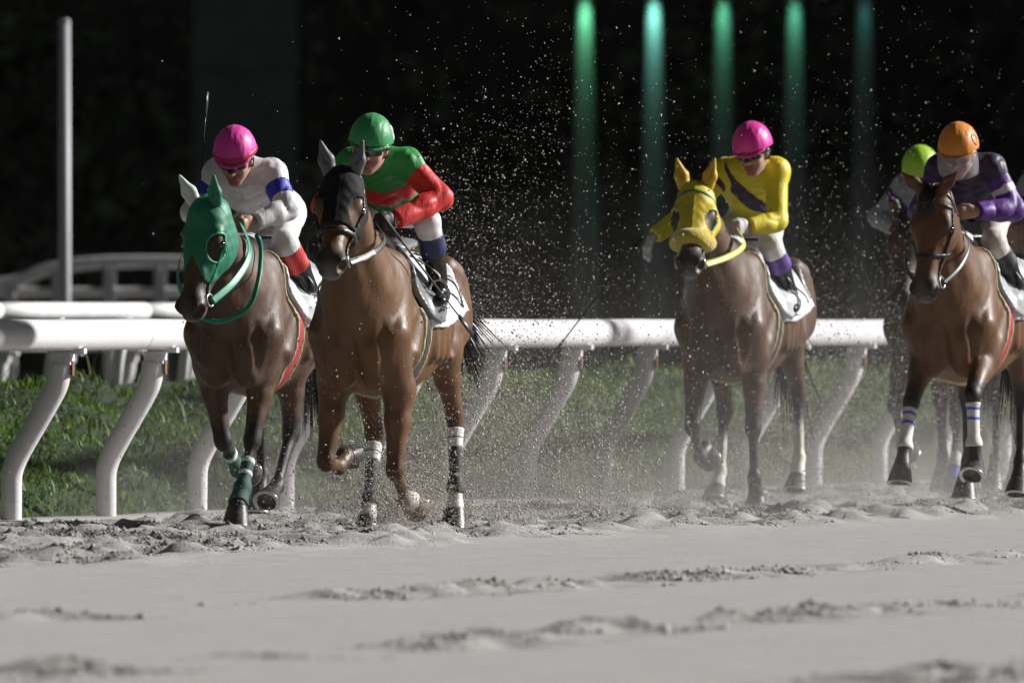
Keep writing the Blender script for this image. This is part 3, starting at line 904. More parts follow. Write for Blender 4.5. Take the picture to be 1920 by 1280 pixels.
def horse_prims(P):
    c = P['coat']; dk = P['points']; mz = P.get('muzzle', dk)
    bob = P.get('bob', 0.0)
    B = lambda x, y, z: vec(x, y, z + bob)
    pr = []
    def ec(a, b, ra, rb, n=(0,1,0), k=0.05, col=c, grp='body', u=None, sub=False, cw=1.0):
        if sub and col is c: col = None
        p = Prim(a, b, ra, rb, n=n, u=u, col=col, k=k, grp=grp, sub=sub, cw=cw); pr.append(p); return p
    belly = tuple(np.array(c)*np.array((1.25,1.2,1.1)))
    def tcol(V):
        t = np.clip((1.05 + bob - V[:,2])/0.25, 0, 1)[:,None]
        return np.array(c)[None]*(1-t) + np.array(belly)[None]*t
    pr.append(Trunk([(0.66,1.30,0.94,.13,.1),(0.56,1.42,0.86,.20,.2),(0.44,1.52,0.81,.235,.35),(0.28,1.585,0.775,.255,.5),
                     (0.08,1.535,0.765,.275,.42),(-0.15,1.485,0.785,.288,.25),(-0.40,1.515,0.85,.275,.2),(-0.60,1.555,0.94,.26,.28),
                     (-0.80,1.51,1.02,.235,.3),(-0.95,1.40,1.10,.16,.2)], col=tcol, k=0.05, dz=bob))
    for s in (1, -1):
        # hindquarters, flank, haunch
        ec(B(-.66,s*.13,1.36), B(-.62,s*.15,1.15), (.135,.24), (.13,.25), k=.08)
        ec(B(-.84,s*.10,1.28), B(-.76,s*.12,1.14), (.10,.12), (.09,.11), k=.09)
        ec(B(-.50,s*.20,1.45), B(-.56,s*.215,1.42), .05, .05, k=.09)            # point of hip
        # shoulder blade and its muscles
        ec(B(.34,s*.135,1.44), B(.55,s*.185,1.10), (.075,.12), (.085,.12), k=.05)
        ec(B(.26,s*.20,1.16), B(.34,s*.205,1.00), (.075,.13), (.07,.10), k=.035)  # triceps
        ec(B(.62,s*.105,1.10), B(.62,s*.10,.98), (.105,.085), (.09,.08), k=.035)  # pectorals
        ec(B(.50,s*.12,.90), B(.30,s*.11,.86), (.085,.09), (.07,.06), k=.05)
        ec(B(.66,s*.085,1.02), B(.58,s*.090,.86), (.075,.070), (.062,.060), k=.045)  # lower pectoral
        # ribs softened under skin
        for i in range(4):
            x = .02 - .11*i
            ec(B(x+.04,s*.262,1.24), B(x-.03,s*.262,.98), (.028,.03), (.026,.03), k=.05)
        # groove lines of shoulder
        ec(B(.205,s*.30,1.34), B(.40,s*.285,1.05), (.022,.022), (.022,.022), k=.05, sub=True)
        ec(B(.72,s*.17,1.20), B(.64,s*.165,.90), (.016,.016), (.016,.016), k=.045, sub=True)      # between chest and arm
        ec(B(.50,s*.265,1.36), B(.66,s*.215,1.14), (.016,.016), (.014,.014), k=.05, sub=True)    # before the shoulder
        ec(B(.36,s*.285,1.16), B(.46,s*.275,.98), (.012,.012), (.012,.012), k=.04, sub=True)     # behind the arm
        ec(B(-.44,s*.295,1.34), B(-.34,s*.285,1.02), (.020,.020), (.018,.018), k=.06, sub=True)  # flank
        ec(B(-.66,s*.30,1.18), B(-.58,s*.29,.96), (.014,.014), (.014,.014), k=.05, sub=True)
    ec(B(.755,0,1.16), B(.70,0,.90), (.020,.020), (.018,.018), k=.05, sub=True)                   # breastbone groove
    # withers
    ec(B(.30,0,1.53), B(.02,0,1.49), (.045,.07), (.05,.05), k=.09)
    # ---------------- neck
    hf = HeadFrame(P['poll'], math.radians(P['pitch']), math.radians(P.get('yaw', 0)), math.radians(P.get('roll', 0)), P.get('headL', 1.06))
    poll = hf.o
    n0 = B(.44,0,1.27); n1 = B(.60,poll[1]*.15,1.36)
    top = hf(.06,0,-.09)
    n2 = n0*.30 + top*.70 + vec(-.02,0,-.01); n2[1] = poll[1]*.6
    nm = n1*.55 + n2*.45
    lat = (0,1,0)
    ec(n0, n1, (.200,.30), (.180,.265), n=lat, k=.10, grp='neck')
    ec(n1, nm, (.175,.255), (.135,.195), n=lat, k=.08, grp='neck')
    ec(nm, n2, (.135,.195), (.10,.145), n=lat, k=.06, grp='neck')
    ec(n2, top, (.10,.145), (.088,.115), n=lat, k=.06, grp='neck')
    ec(n1+vec(.12,0,-.17), top+vec(.0,0,-.09), (.045,.05), (.045,.045), n=lat, k=.07, grp='neck')   # windpipe
    for s in (1,-1):
        ec(n1+vec(.04,s*.115,-.06), top+vec(-.03,s*.06,-.06), (.045,.06), (.03,.045), n=lat, k=.05, grp='neck')
    # ---------------- head
    hn = hf.e2
    HW = P.get('head_w', 1.16)
    def hd(c0, r, k=.03, col=c, sub=False, tilt=None, cw=1.0):
        c0 = (c0[0], c0[1]*HW, c0[2]*1.06); r = (r[0], r[1]*HW, r[2]*1.06)
        u = hf.e1 if tilt is None else tilt
        ec(hf(*c0), hf(*c0), (r[1]*hf.L, r[2]*hf.L, r[0]*hf.L), (r[1]*hf.L, r[2]*hf.L, r[0]*hf.L), n=hn, u=u, k=k, col=col, grp='head', sub=sub, cw=cw)
    def hc(c0, c1, r0, r1, k=.03, col=c, sub=False, cw=1.0):
        c0 = (c0[0], c0[1]*HW, c0[2]*1.06); c1 = (c1[0], c1[1]*HW, c1[2]*1.06); r0 = (r0[0]*HW, r0[1]*1.06); r1 = (r1[0]*HW, r1[1]*1.06)
        ec(hf(*c0), hf(*c1), tuple(x*hf.L for x in r0), tuple(x*hf.L for x in r1), n=hn, k=k, col=col, grp='head', sub=sub, cw=cw)
    hd((.06,0,-.055), (.11,.082,.095), k=.05)
    hd((.17,0,-.045), (.15,.093,.058), k=.04)
    hc((.14,0,-.028), (.47,0,-.032), (.050,.034), (.030,.026), k=.035)
    hc((.20,0,-.07), (.48,0,-.06), (.066,.066), (.043,.045), k=.05)
    hc((.18,0,-.15), (.33,0,-.135), (.050,.055), (.040,.04), k=.05)
    hc((.33,0,-.13), (.51,0,-.105), (.040,.04), (.036,.032), k=.05, col=mz)
    for s in (1,-1):
        hd((.185,s*.052,-.13), (.125,.038,.095), k=.035)                   # cheek
        hd((.178,s*.078,-.030), (.040,.024,.020), k=.03)                    # brow
        hc((.25,s*.066,-.075), (.36,s*.052,-.075), (.012,.018), (.010,.014), k=.03)  # facial crest
        hd((.205,s*.088,-.054), (.030,.018,.022), k=.012, col=dk, cw=2.0)   # lids
    face = P.get('face')                                                    # white blaze
    hd((.520,0,-.060), (.072,.058,.064), k=.04, col=mz, cw=3.0)
    for s in (1,-1):
        hd((.548,s*.045,-.044), (.052,.029,.044), k=.025, col=mz, cw=3.0)
    hd((.578,0,-.080), (.030,.042,.030), k=.03, col=P.get('lip', mz), cw=4.0)
    hd((.540,0,-.118), (.045,.034,.026), k=.03, col=P.get('lip', mz), cw=4.0)
    for s in (1,-1):
        hd((.580,s*.060,-.044), (.046,.029,.034), k=.008, sub=True, col=(.012,.008,.007), cw=30)
        hc((.47,s*.060,-.097), (.585,s*.050,-.102), (.012,.005), (.012,.005), k=.010, sub=True, col=(.015,.010,.009), cw=6)
    if face:
        hc((.12,0,-.012), (.50,0,-.012), (.022,.03), (.016,.03), k=.01, col=face, cw=5.0)
    # ears
    ear = P.get('ear_dir', (0.62, 0.42, 0.66))
    ears = {}
    for s in (1,-1):
        base = hf(-.005, s*.064, -.005)
        d = unit(-hf.e1*ear[0] + hf.e2*s*ear[1]*.6 + hf.e3*ear[2])
        nn = unit(hf.e2*s*.8 + hf.e3*.6)
        mid = base + d*.065
        tip = base + d*.165
        ears[s] = (base, mid, tip, d, nn)
        ec(base, mid, (.036,.030), (.037,.024), n=np.cross(d, hf.e3), k=.025, grp='ear')
        ec(mid, tip, (.037,.024), (.004,.004), n=np.cross(d, hf.e3), k=.02, grp='ear')
        f = unit(hf.e3*.8 + hf.e1*.5)
        ec(base+d*.05+f*.030, base+d*.14+f*.018, (.016,.016), (.006,.008), n=np.cross(d, hf.e3), k=.012, grp='ear', sub=True)
    # ---------------- legs
    legs = {}
    white = (.62,.58,.52)
    for key in ('LF','RF','LH','RH'):
        s = 1 if key[0] == 'L' else -1
        q = P[key]; lat_a = q.get('lat', 0); sock = q.get('sock')       # sock: True = white below the fetlock
        g = 'leg_' + key
        pts_col = q.get('col', dk)
        low = white if sock else pts_col
        if key[1] == 'F':
            E = B(q.get('ex', .40), s*q.get('ey', .175), q.get('ez', .93))
            pts = leg_chain(E, q['a'], (.42,.285,.125), s, lat_a)
            E,K,Fk,C = pts
            up = unit(Fk-K)
            ec(B(.56,s*.165,1.08), E, (.095,.115), (.085,.105), k=.05, grp=g)
            M = E*.62 + K*.38
            ec(E, M, (.080,.105), (.062,.078), k=.04, grp=g)
            ec(M, K, (.062,.078), (.044,.048), k=.04, grp=g, col=lambda V, a=M, b=K, c0=c, c1=q.get('kcol', pts_col): _mix(V, a, b, c0, c1))
            ec(E+ (K-E)*.18+unit(np.cross(K-E, vec(0,1,0)))*.0 + vec(0,s*.03,0), E+(K-E)*.55+vec(0,s*.022,0), (.03,.05), (.02,.03), k=.03, grp=g)
            ec(K, K, (.044,.050,.060), (.044,.050,.060), u=unit(Fk-E), k=.025, grp=g, col=q.get('kcol', pts_col), cw=2)
            kb = np.cross(unit(Fk-K), vec(0,1,0))
            ec(K-kb*0.0+unit(Fk-K)*.03, Fk, (.029,.036), (.026,.033), k=.03, grp=g, col=pts_col)
            ec(K+unit(Fk-K)*.06+kb*.018, Fk+kb*.016, (.013,.015), (.013,.015), k=.015, grp=g, col=pts_col)
            ec(K+unit(Fk-K)*.06-kb*.018, Fk-kb*.016, (.013,.015), (.013,.015), k=.015, grp=g, col=pts_col)
            J = K
        else:
            S = B(q.get('sx', -.44), s*q.get('sy', .185), q.get('sz', 1.02))
            pts = leg_chain(S, q['a'], (.42,.375,.125), s, lat_a)
            S,K,Fk,C = pts
            ec(B(-.62,s*.16,1.22), S, (.125,.25), (.105,.15), k=.06, grp=g)
            ec(S, S, (.075,.09,.10), (.075,.09,.10), u=unit(K-S), k=.06, grp=g)
            M = S*.55 + K*.45
            ec(S, M, (.088,.125), (.062,.080), k=.05, grp=g)
            ec(M, K, (.062,.080), (.042,.050), k=.04, grp=g, col=lambda V, a=M, b=K, c0=c, c1=q.get('kcol', pts_col): _mix(V, a, b, c0, c1))
            back = unit(np.cross(unit(Fk-K), vec(0,1,0)))
            if back[0] > 0: back = -back
            ec(K, K, (.042,.056,.065), (.042,.056,.065), u=unit(Fk-K), k=.03, grp=g, col=q.get('kcol', pts_col), cw=2)
            ec(K - unit(Fk-K)*.045 + back*.045, K + unit(Fk-K)*.10 + back*.012, (.022,.024), (.02,.02), k=.03, grp=g, col=pts_col)
            ec(M + back*.06, K - unit(Fk-K)*.045 + back*.045, (.020,.03), (.015,.018), k=.03, grp=g, col=pts_col)
            ec(K, Fk, (.032,.042), (.027,.035), k=.03, grp=g, col=pts_col)
            J = K
        sc = white if q.get('sock') == 2 else pts_col
        if q.get('sock') == 2:
            ec(Fk*.6+K*.4, Fk, (.029,.037), (.028,.036), k=.01, grp=g, col=white, cw=4)
        ec(Fk, Fk, (.036,.046,.044), (.036,.046,.044), u=unit(C-Fk), k=.025, grp=g, col=sc, cw=2)
        ec(Fk, C, (.031,.034), (.050,.054), k=.025, grp=g, col=low, cw=3)
        legs[key] = dict(K=K, F=Fk, C=C, hoof=q['h'], s=s, lat=lat_a, top=pts[0])
    return pr, hf, legs, ears

def _mix(V, a, b, c0, c1):
    ab = b-a
    t = np.clip(((V-a) @ ab)/float(ab@ab), 0, 1)
    t = np.clip((t-.35)/.5, 0, 1)[:,None]; t = t*t*(3-2*t)
    return np.array(c0)[None]*(1-t) + np.array(c1)[None]*t

def hoof_mesh(name, C, ang, mat, parent, shoe_mat, sc=1.0):
    """hoof pointing along ang (0 = straight down sole flat, + = toe forward/up)"""
    mb = MB(); n = 18
    prof = [(0.000,.046,.0),(0.016,.050,.004),(.055,.058,.016),(.088,.064,.026)]
    ca, sa = math.cos(ang), math.sin(ang)
    def tr(x, y, z):               # rotate about y so that toe comes forward-up
        return Vector((C[0] + (x*ca - z*sa)*sc, C[1] + y*sc, C[2] + (x*sa + z*ca)*sc))
    vs = []
    for (dz, r, fx) in prof:
        for k in range(n):
            q = 2*math.pi*k/n
            x = math.cos(q)*r*1.06 + fx; y = math.sin(q)*r
            if math.cos(q) < -.5: x += (-math.cos(q)-.5)*.03
            z = -dz + (.018*(1-dz/.09) * math.cos(q)) * -1 * (1 if dz < .088 else 0) * -0.2
            vs.append(tr(x, y, z))
    fs = []
    for i in range(len(prof)-1):
        for k in range(n):
            fs.append((i*n+k, (i+1)*n+k, (i+1)*n+(k+1)%n, i*n+(k+1)%n))
    fs.append(tuple(range(n)))
    m = len(prof)-1
    base = len(vs)                # concave sole
    for k in range(n):
        v = vs[m*n+k]; cpt = tr(.026, 0, -.088)
        vs.append(cpt + (v-cpt)*.80)
    for k in range(n): fs.append((m*n+k, base+k, base+(k+1)%n, m*n+(k+1)%n))
    b2 = len(vs)
    for k in range(n):
        v = vs[base+k]; cpt = tr(.026, 0, -.088); up = tr(.026, 0, -.074) - cpt
        vs.append(cpt + (v-cpt)*.85 + up)
    for k in range(n): fs.append((base+k, b2+k, b2+(k+1)%n, base+(k+1)%n))
    fs.append(tuple(b2+k for k in range(n-1,-1,-1)))
    mb.add(vs, fs)
    o = mb.build(name, mat, parent, sharp=50)
    sh = MB()
    sh.tube([tr(.026 + math.cos(q)*.060, math.sin(q)*.056, -.092) for q in np.linspace(-2.3, 2.3, 18)], 1.0, n=6, flat=(.012,.005), up=tr(0,0,1)-tr(0,0,0))
    sh.build('horseshoe', shoe_mat, o)
    return o

def slab(g, pt, nrm, w):
    X, Y, Z = g.xyz(); nrm = unit(np.array(nrm, float))
    return np.abs((X-pt[0])*nrm[0] + (Y-pt[1])*nrm[1] + (Z-pt[2])*nrm[2]) - w
def half(g, pt, nrm):
    X, Y, Z = g.xyz(); nrm = unit(np.array(nrm, float))
    return (X-pt[0])*nrm[0] + (Y-pt[1])*nrm[1] + (Z-pt[2])*nrm[2]

def bandage(pr, leg, key, t0, t1, off, mat, name, parent, frm='K', to='F'):
    """wrap round the leg between fractions t0..t1 of the bone frm->to"""
    a, b = leg[frm], leg[to]
    p0 = a + (b-a)*t0; p1 = a + (b-a)*t1
    g = Grid(np.minimum(p0,p1)-.08, np.maximum(p0,p1)+.08, .0072)
    D0 = evalf([p for p in pr if p.grp == 'leg_'+key], g); D = D0 - off
    u = unit(b-a)
    D = np.maximum(np.maximum(D, -half(g, p0, u)), half(g, p1, u))
    return sdf_obj(name, D, g, mat, parent, rel=1, inner=D0)

def build_horse(P, base, label):
    """base: world ground point below the chest front (local x = .62)"""
    rz = math.pi + (math.pi/2 - HEAD_PHI) - P.get('turn', 0.0)       # local +x -> (-sin, -cos)
    ang = math.atan2(-math.cos(HEAD_PHI + P.get('turn', 0)), -math.sin(HEAD_PHI + P.get('turn', 0)))
    fw = Vector((math.cos(ang), math.sin(ang), 0))
    root = empty('racehorse', Vector(base) - fw*.62, ang)
    tag(root, label, 'horse', 'racehorses galloping along the rail')
    pr, hf, legs, ears = horse_prims(P)
    allp = [p for p in pr]
    mn = np.min([p.bbox(.03)[0] for p in pr], 0); mx = np.max([p.bbox(.03)[1] for p in pr], 0)
    g = Grid(mn, mx, P.get('h', .0120))
    D = evalf(pr, g)
    body = sdf_obj('body', D, g, P['coat_mat'], root, prims=pr, rel=1, default=P['coat'])
    # finer head field for eyes and tack
    hb = [p.bbox(.05) for p in pr if p.grp in ('head','ear')]
    gh = Grid(np.min([b[0] for b in hb], 0), np.max([b[1] for b in hb], 0), .0076 if P.get('h', .0095) < .012 else .013)
    DHo = evalf([p for p in pr if p.grp == 'head'], gh)
    DHe = evalf([p for p in pr if p.grp in ('head','neck')], gh)
    A, Lt, Dp = hf.coords(*gh.xyz())
    for s in (1,-1):
        mb = MB()
        c0 = hf(.204, s*.0985*P.get('head_w',1.16), -.055)
        n = 12; vs = []; fs = []
        for i in range(7):
            th = math.pi*i/6
            for k in range(n):
                q = 2*math.pi*k/n
                d = hf.e1*math.sin(th)*math.cos(q)*.022 + hf.e3*math.sin(th)*math.sin(q)*.017 + hf.e2*math.cos(th)*.017
                vs.append(c0 + d)
        for i in range(6):
            for k in range(n): fs.append((i*n+k, i*n+(k+1)%n, (i+1)*n+(k+1)%n, (i+1)*n+k))
        mb.add(vs, fs); mb.build('eye', M_EYE, root)
    for key, lg in legs.items():
        hoof_mesh('hoof', lg['C'] - vec(0,0,0), lg['hoof'], P['hoof_mat'].get(key, M_HOOF) if P.get('hoof_mat') else M_HOOF, root, M_STEEL, 1.14)
    return dict(root=root, pr=pr, hf=hf, legs=legs, ears=ears, g=g, D=D, gh=gh, DHo=DHo, DHe=DHe, A=A, Lt=Lt, Dp=Dp, P=P, body=body, ang=ang)

# -------- tack
def hood(H, mat, ear_mats, eye_r=(.058,.044), front=.34, dip=.05, cheek=.30, rim=None, name='hood'):
    """stretch hood over poll, forehead and cheeks with open eyes; covers the ears"""
    hf, gh = H['hf'], H['gh']
    A, L, Dp = H['A'], H['Lt'], H['Dp']
    D = H['DHe'] - .009 - .004*np.exp(-(L/.007)**2) + .0012*np.sin(A*95 + 2*np.sin(L*60))*np.sin(Dp*70)
    # front edge: runs over the nose bridge, longer on the cheeks
    lim = front - dip*np.clip(1 - np.abs(L)/.075, 0, 1)**.8 - .55*np.clip(-Dp-.10, 0, .2)
    D = np.maximum(D, (A - lim)*.9)
    D = np.maximum(D, -(A + .06 + .6*np.clip(-Dp-.02, -.1, .3)*0))
    D = np.maximum(D, (-.24 - Dp) )
    holes = (np.sqrt(((A-.225)/eye_r[0])**2 + ((np.abs(L)-.102)/(eye_r[1]*1.05))**2 + ((Dp+.045)/(eye_r[1]*1.2))**2) - 1)*min(eye_r)
    D1 = np.maximum(D, -holes)
    h = sdf_obj(name, D1, gh, mat, H['root'], rel=1, inner=H['DHe'])
    if rim is not None:
        for sd in (1,-1):
            Dr = np.maximum(H['DHe'] - .0125, np.maximum(holes - .006, -holes - .002))
            Dr = np.maximum(np.maximum(Dr, (A - lim)), .004 - sd*L)
            sdf_obj('eye_rim', Dr, gh, rim, h, rel=1, inner=H['DHe'])
    for s in (1,-1):
        Dear = evalf([p for p in H['pr'] if p.grp == 'ear' and (p.a - hf.o) @ hf.e2 * s > 0], gh) - .005
        sdf_obj('ear_cover', Dear, gh, ear_mats[s], h, rel=1)
    return h

def head_strap(H, pt, nrm, w, mat, name, off=.012, clip=None, parent=None):
    gh = H['gh']
    D = np.maximum(H['DHo'] - off, slab(gh, pt, nrm, w))
    if clip is not None: D = np.maximum(D, clip(H))
    return sdf_obj(name, D, gh, mat, parent or H['root'], rel=1, inner=H['DHo'])

def bridle(H, mat, off=.012, nose=True, nose_w=.013, rein_mat=None, nose_mat=None, nose_off=None, nose_at=.36, brow=True):
    hf = H['hf']
    br = empty('bridle'); br.parent = H['root']
    ns = hf.e1*.92 - hf.e3*.28
    if nose:
        if nose_w > .03:                                     # thick sheepskin roll over the nose
            gh = H['gh']; pl = slab(gh, hf(nose_at,0,-.03), ns, 0.0)
            Dr = np.sqrt(np.maximum(H['DHo'] - .012, 0)**2 + pl**2*(nose_off/nose_w)**2) - nose_off
            Dr = np.maximum(Dr, -.12 - H['Dp'])
            sdf_obj('noseband', Dr, gh, nose_mat, br, rel=2, inner=H['DHo'])
        else:
            head_strap(H, hf(nose_at,0,-.03), ns, nose_w, nose_mat or mat, 'noseband', off=nose_off or off, parent=br)
    # cheek pieces: a plane containing e2 from the poll to the bit, kept off the middle
    a = hf(.02,.09,-.06); b = hf(.475,.05,-.092)
    nn = np.cross(unit(b-a), hf.e2)
    head_strap(H, a, nn, .009, mat, 'cheek_strap', off=off, parent=br,
               clip=lambda H: np.maximum(H['A']-.475, np.maximum(-H['A']-.02, .03-np.abs(H['Lt']))))
    if brow:
        head_strap(H, hf(.085,0,0), hf.e1*.93+hf.e3*.1, .010, mat, 'browband', off=off, parent=br,
                   clip=lambda H: -.105-H['Dp'])
    head_strap(H, hf(.02,0,-.02), hf.e1*.75+hf.e3*.45, .010, mat, 'headpiece', off=off+.001, parent=br, clip=lambda H: -.16-H['Dp'])
    for s in (1,-1):
        c0 = hf(.487, s*.076, -.100)
        mb = MB()
        mb.tube([c0 + hf.e1*math.cos(q)*.033 + hf.e3*math.sin(q)*.033 + hf.e2*s*.006*math.cos(q) for q in np.linspace(0, 2*math.pi, 21)[:-1]], .0045, n=8, closed=True)
        mb.build('bit_ring', M_STEEL, br)
    return br

def ribbon(name, pts, w, t, mat, parent, up=(0,1,0.3)):
    mb = MB(); mb.tube(bez(pts, 8), 1.0, n=8, flat=(w, t), up=up)
    return mb.build(name, mat, parent)

def reins(H, hands, mat, mats2=None, w=.010, sag=.05):
    """hands: {1: point, -1: point} in horse coordinates"""
    hf = H['hf']
    for s in (1,-1):
        a = hf(.490, s*.080, -.112); b = np.array(hands[s])
        m1 = a*.66 + b*.34 + vec(.02, s*.085, -sag*.8); m2 = a*.30 + b*.70 + vec(.02, s*.105, -sag)
        ribbon('rein', [a, m1, m2, b], w*1.25, .0022, mat, H['root'], up=(0.2,s,0.5))
        if mats2 and mats2.get(s):
            ribbon('rein_grip', [a*.97+b*.03, a*.80+b*.20+vec(.01,s*.055,-sag*.5), a*.62+b*.38+vec(.02,s*.09,-sag*.85)], w*1.4, .005, mats2[s], H['root'], up=(0.2,s,0.5))

def body_region(H, lo, hi, h=.0085, groups=None):
    g = Grid(lo, hi, h)
    pr = H['pr'] if groups is None else [p for p in H['pr'] if p.grp in groups]
    return g, evalf(pr, g)

def saddlery(H, pad_mat, piping, cloth_mat, girth_mat, girth_edge, saddle_mat, flap_mat, number=None, cloth=(.30,-.42), num_mat=None, pad=.40):
    root = H['root']; bob = H['P'].get('bob', 0)
    g, D = body_region(H, (-.56,-.42,.66+bob), (.50,.42,1.66+bob), h=max(.0122, H['P'].get('h', 0)), groups=('trunk','body'))
    X, Y, Z = g.xyz(); Zb = Z - bob
    AY = np.abs(Y)
    sl = lambda x0, sl_: x0 - sl_*(1.56 - Zb)          # front edge slanting back as it goes down
    # felt pad
    pf = sl(pad, .36)
    Dp = np.maximum(D - .012, X - pf); Dp = np.maximum(Dp, -.36 - X); Dp = np.maximum(Dp, 1.20 - Zb)
    o = sdf_obj('saddle_pad', Dp, g, pad_mat, root, rel=1, inner=D)
    if piping is not None:
        Dq = np.maximum(D - .020, np.abs(X - pf + .006) - .010); Dq = np.maximum(Dq, 1.19 - Zb)
        sdf_obj('piping', Dq, g, piping, o, rel=1, inner=D)
    # number cloth: hangs off the saddle, flaring a little behind
    cf = sl(cloth[0], .42)
    flare = .016 + .060*np.clip((-.08 - X)/.36, 0, 1)**1.3*np.clip((1.50-Zb)/.28, 0, 1)
    bot = 1.13 + .10*np.clip((X+.1)/-.36, 0, 1) 
    Dc = np.maximum(D - flare - .006, X - cf); Dc = np.maximum(Dc, cloth[1] - X); Dc = np.maximum(Dc, (bot - Zb)*.9)
    c = sdf_obj('saddle_cloth', Dc, g, cloth_mat, root, rel=1, inner=D)
    De = np.maximum(D - flare - .0095, np.maximum(np.abs(X - cf + .012) - .010, bot - Zb)); 
    if number is not None:
        # numerals printed on the near side, in cloth coordinates (u along -x, v up)
        u = -(X + .30) + 0*Zb; v = Zb - (bot + .045)
        for sgn in (1, -1):
            Dn = np.full_like(D, .2)
            u_ = u if sgn == 1 else u
            for shp in number:
                if shp[0] == 'bar': _, u0, v0, u1, v1, w = shp; \
                    d2 = seg2(u_, v, u0, v0, u1, v1) - w
                else:
                    _, uc, vc, ru, rv, w = shp
                    k0 = np.sqrt(((u_-uc)/ru)**2 + ((v-vc)/rv)**2)
                    d2 = np.abs(k0-1)*min(ru,rv) - w
                Dn = np.minimum(Dn, d2)
            Dn = np.maximum(np.maximum(D - flare - .011, Dn), .05 - sgn*Y)
            sdf_obj('numeral', Dn, g, num_mat or M_BLACK, c, rel=0, inner=D, thr=0)
    # girth
    Dg = np.maximum(D - .011, np.abs(X - .185) - .065); Dg = np.maximum(Dg, Zb - 1.24)
    gi = sdf_obj('girth', Dg, g, girth_mat, root, rel=1, inner=D)
    for e in (-1, 1):
        Dg = np.maximum(D - .015, np.abs(X - .185 - e*.070) - .011); Dg = np.maximum(Dg, Zb - 1.24)
        sdf_obj('girth_edge', Dg, g, girth_edge, gi, rel=1, inner=D)
    # saddle: seat, pommel and cantle in one shell, flaps, stirrups
    sp = [Prim((.20,0,1.585+bob), (-.02,0,1.545+bob), (.07,.035), (.10,.03), k=.04), Prim((-.02,0,1.545+bob), (-.24,0,1.575+bob), (.10,.03), (.12,.035), k=.04),
          Prim((.20,0,1.60+bob), (.24,0,1.62+bob), (.06,.03), (.05,.025), k=.03)]
    g2 = Grid((-.42,-.2,1.40+bob), (.36,.2,1.72+bob), .009)
    so = sdf_obj('saddle', evalf(sp, g2), g2, saddle_mat, root, rel=1)
    for s in (1,-1):
        # flap: rounded leaf lying on the cloth
        d2 = np.sqrt(((X - .10 - .42*(1.36-Zb)*-.35)/.155)**2 + ((Zb-1.36)/.205)**2) - 1
        Df = np.maximum(D - .040 - .01*np.clip(1.4-Zb,0,1), d2*.15); Df = np.maximum(Df, .04 - s*Y)
        sdf_obj('saddle_flap', Df, g, flap_mat, so, rel=1, inner=D)
    return so

def seg2(u, v, u0, v0, u1, v1):
    du, dv = u1-u0, v1-v0
    t = np.clip(((u-u0)*du + (v-v0)*dv)/(du*du+dv*dv), 0, 1)
    return np.sqrt((u-u0-t*du)**2 + (v-v0-t*dv)**2)

def stirrups(H, so, feet, mat_leather, mat_iron):
    bob = H['P'].get('bob', 0)
    for s in (1,-1):
        f = np.array(feet[s])
        top = vec(.08, s*.20, 1.50+bob)
        mb = MB(); mb.tube(bez([top, top*.5+f*.5+vec(0,s*.05,0.03), f+vec(.0,0,.12)], 6), 1.0, n=8, flat=(.014,.004), up=(0,s,0.2))
        l = mb.build('stirrup_leather', mat_leather, so)
        ir = MB()
        ir.tube([f + vec(0, math.sin(q)*.055, .045 + math.cos(q)*.072) for q in np.linspace(0, 2*math.pi, 25)[:-1]], .007, n=8, closed=True)
        ir.box((f[0]-.028, f[1]-.050, f[2]-.034), (f[0]+.028, f[1]+.050, f[2]-.022))
        ir.build('stirrup_iron', mat_iron, so)

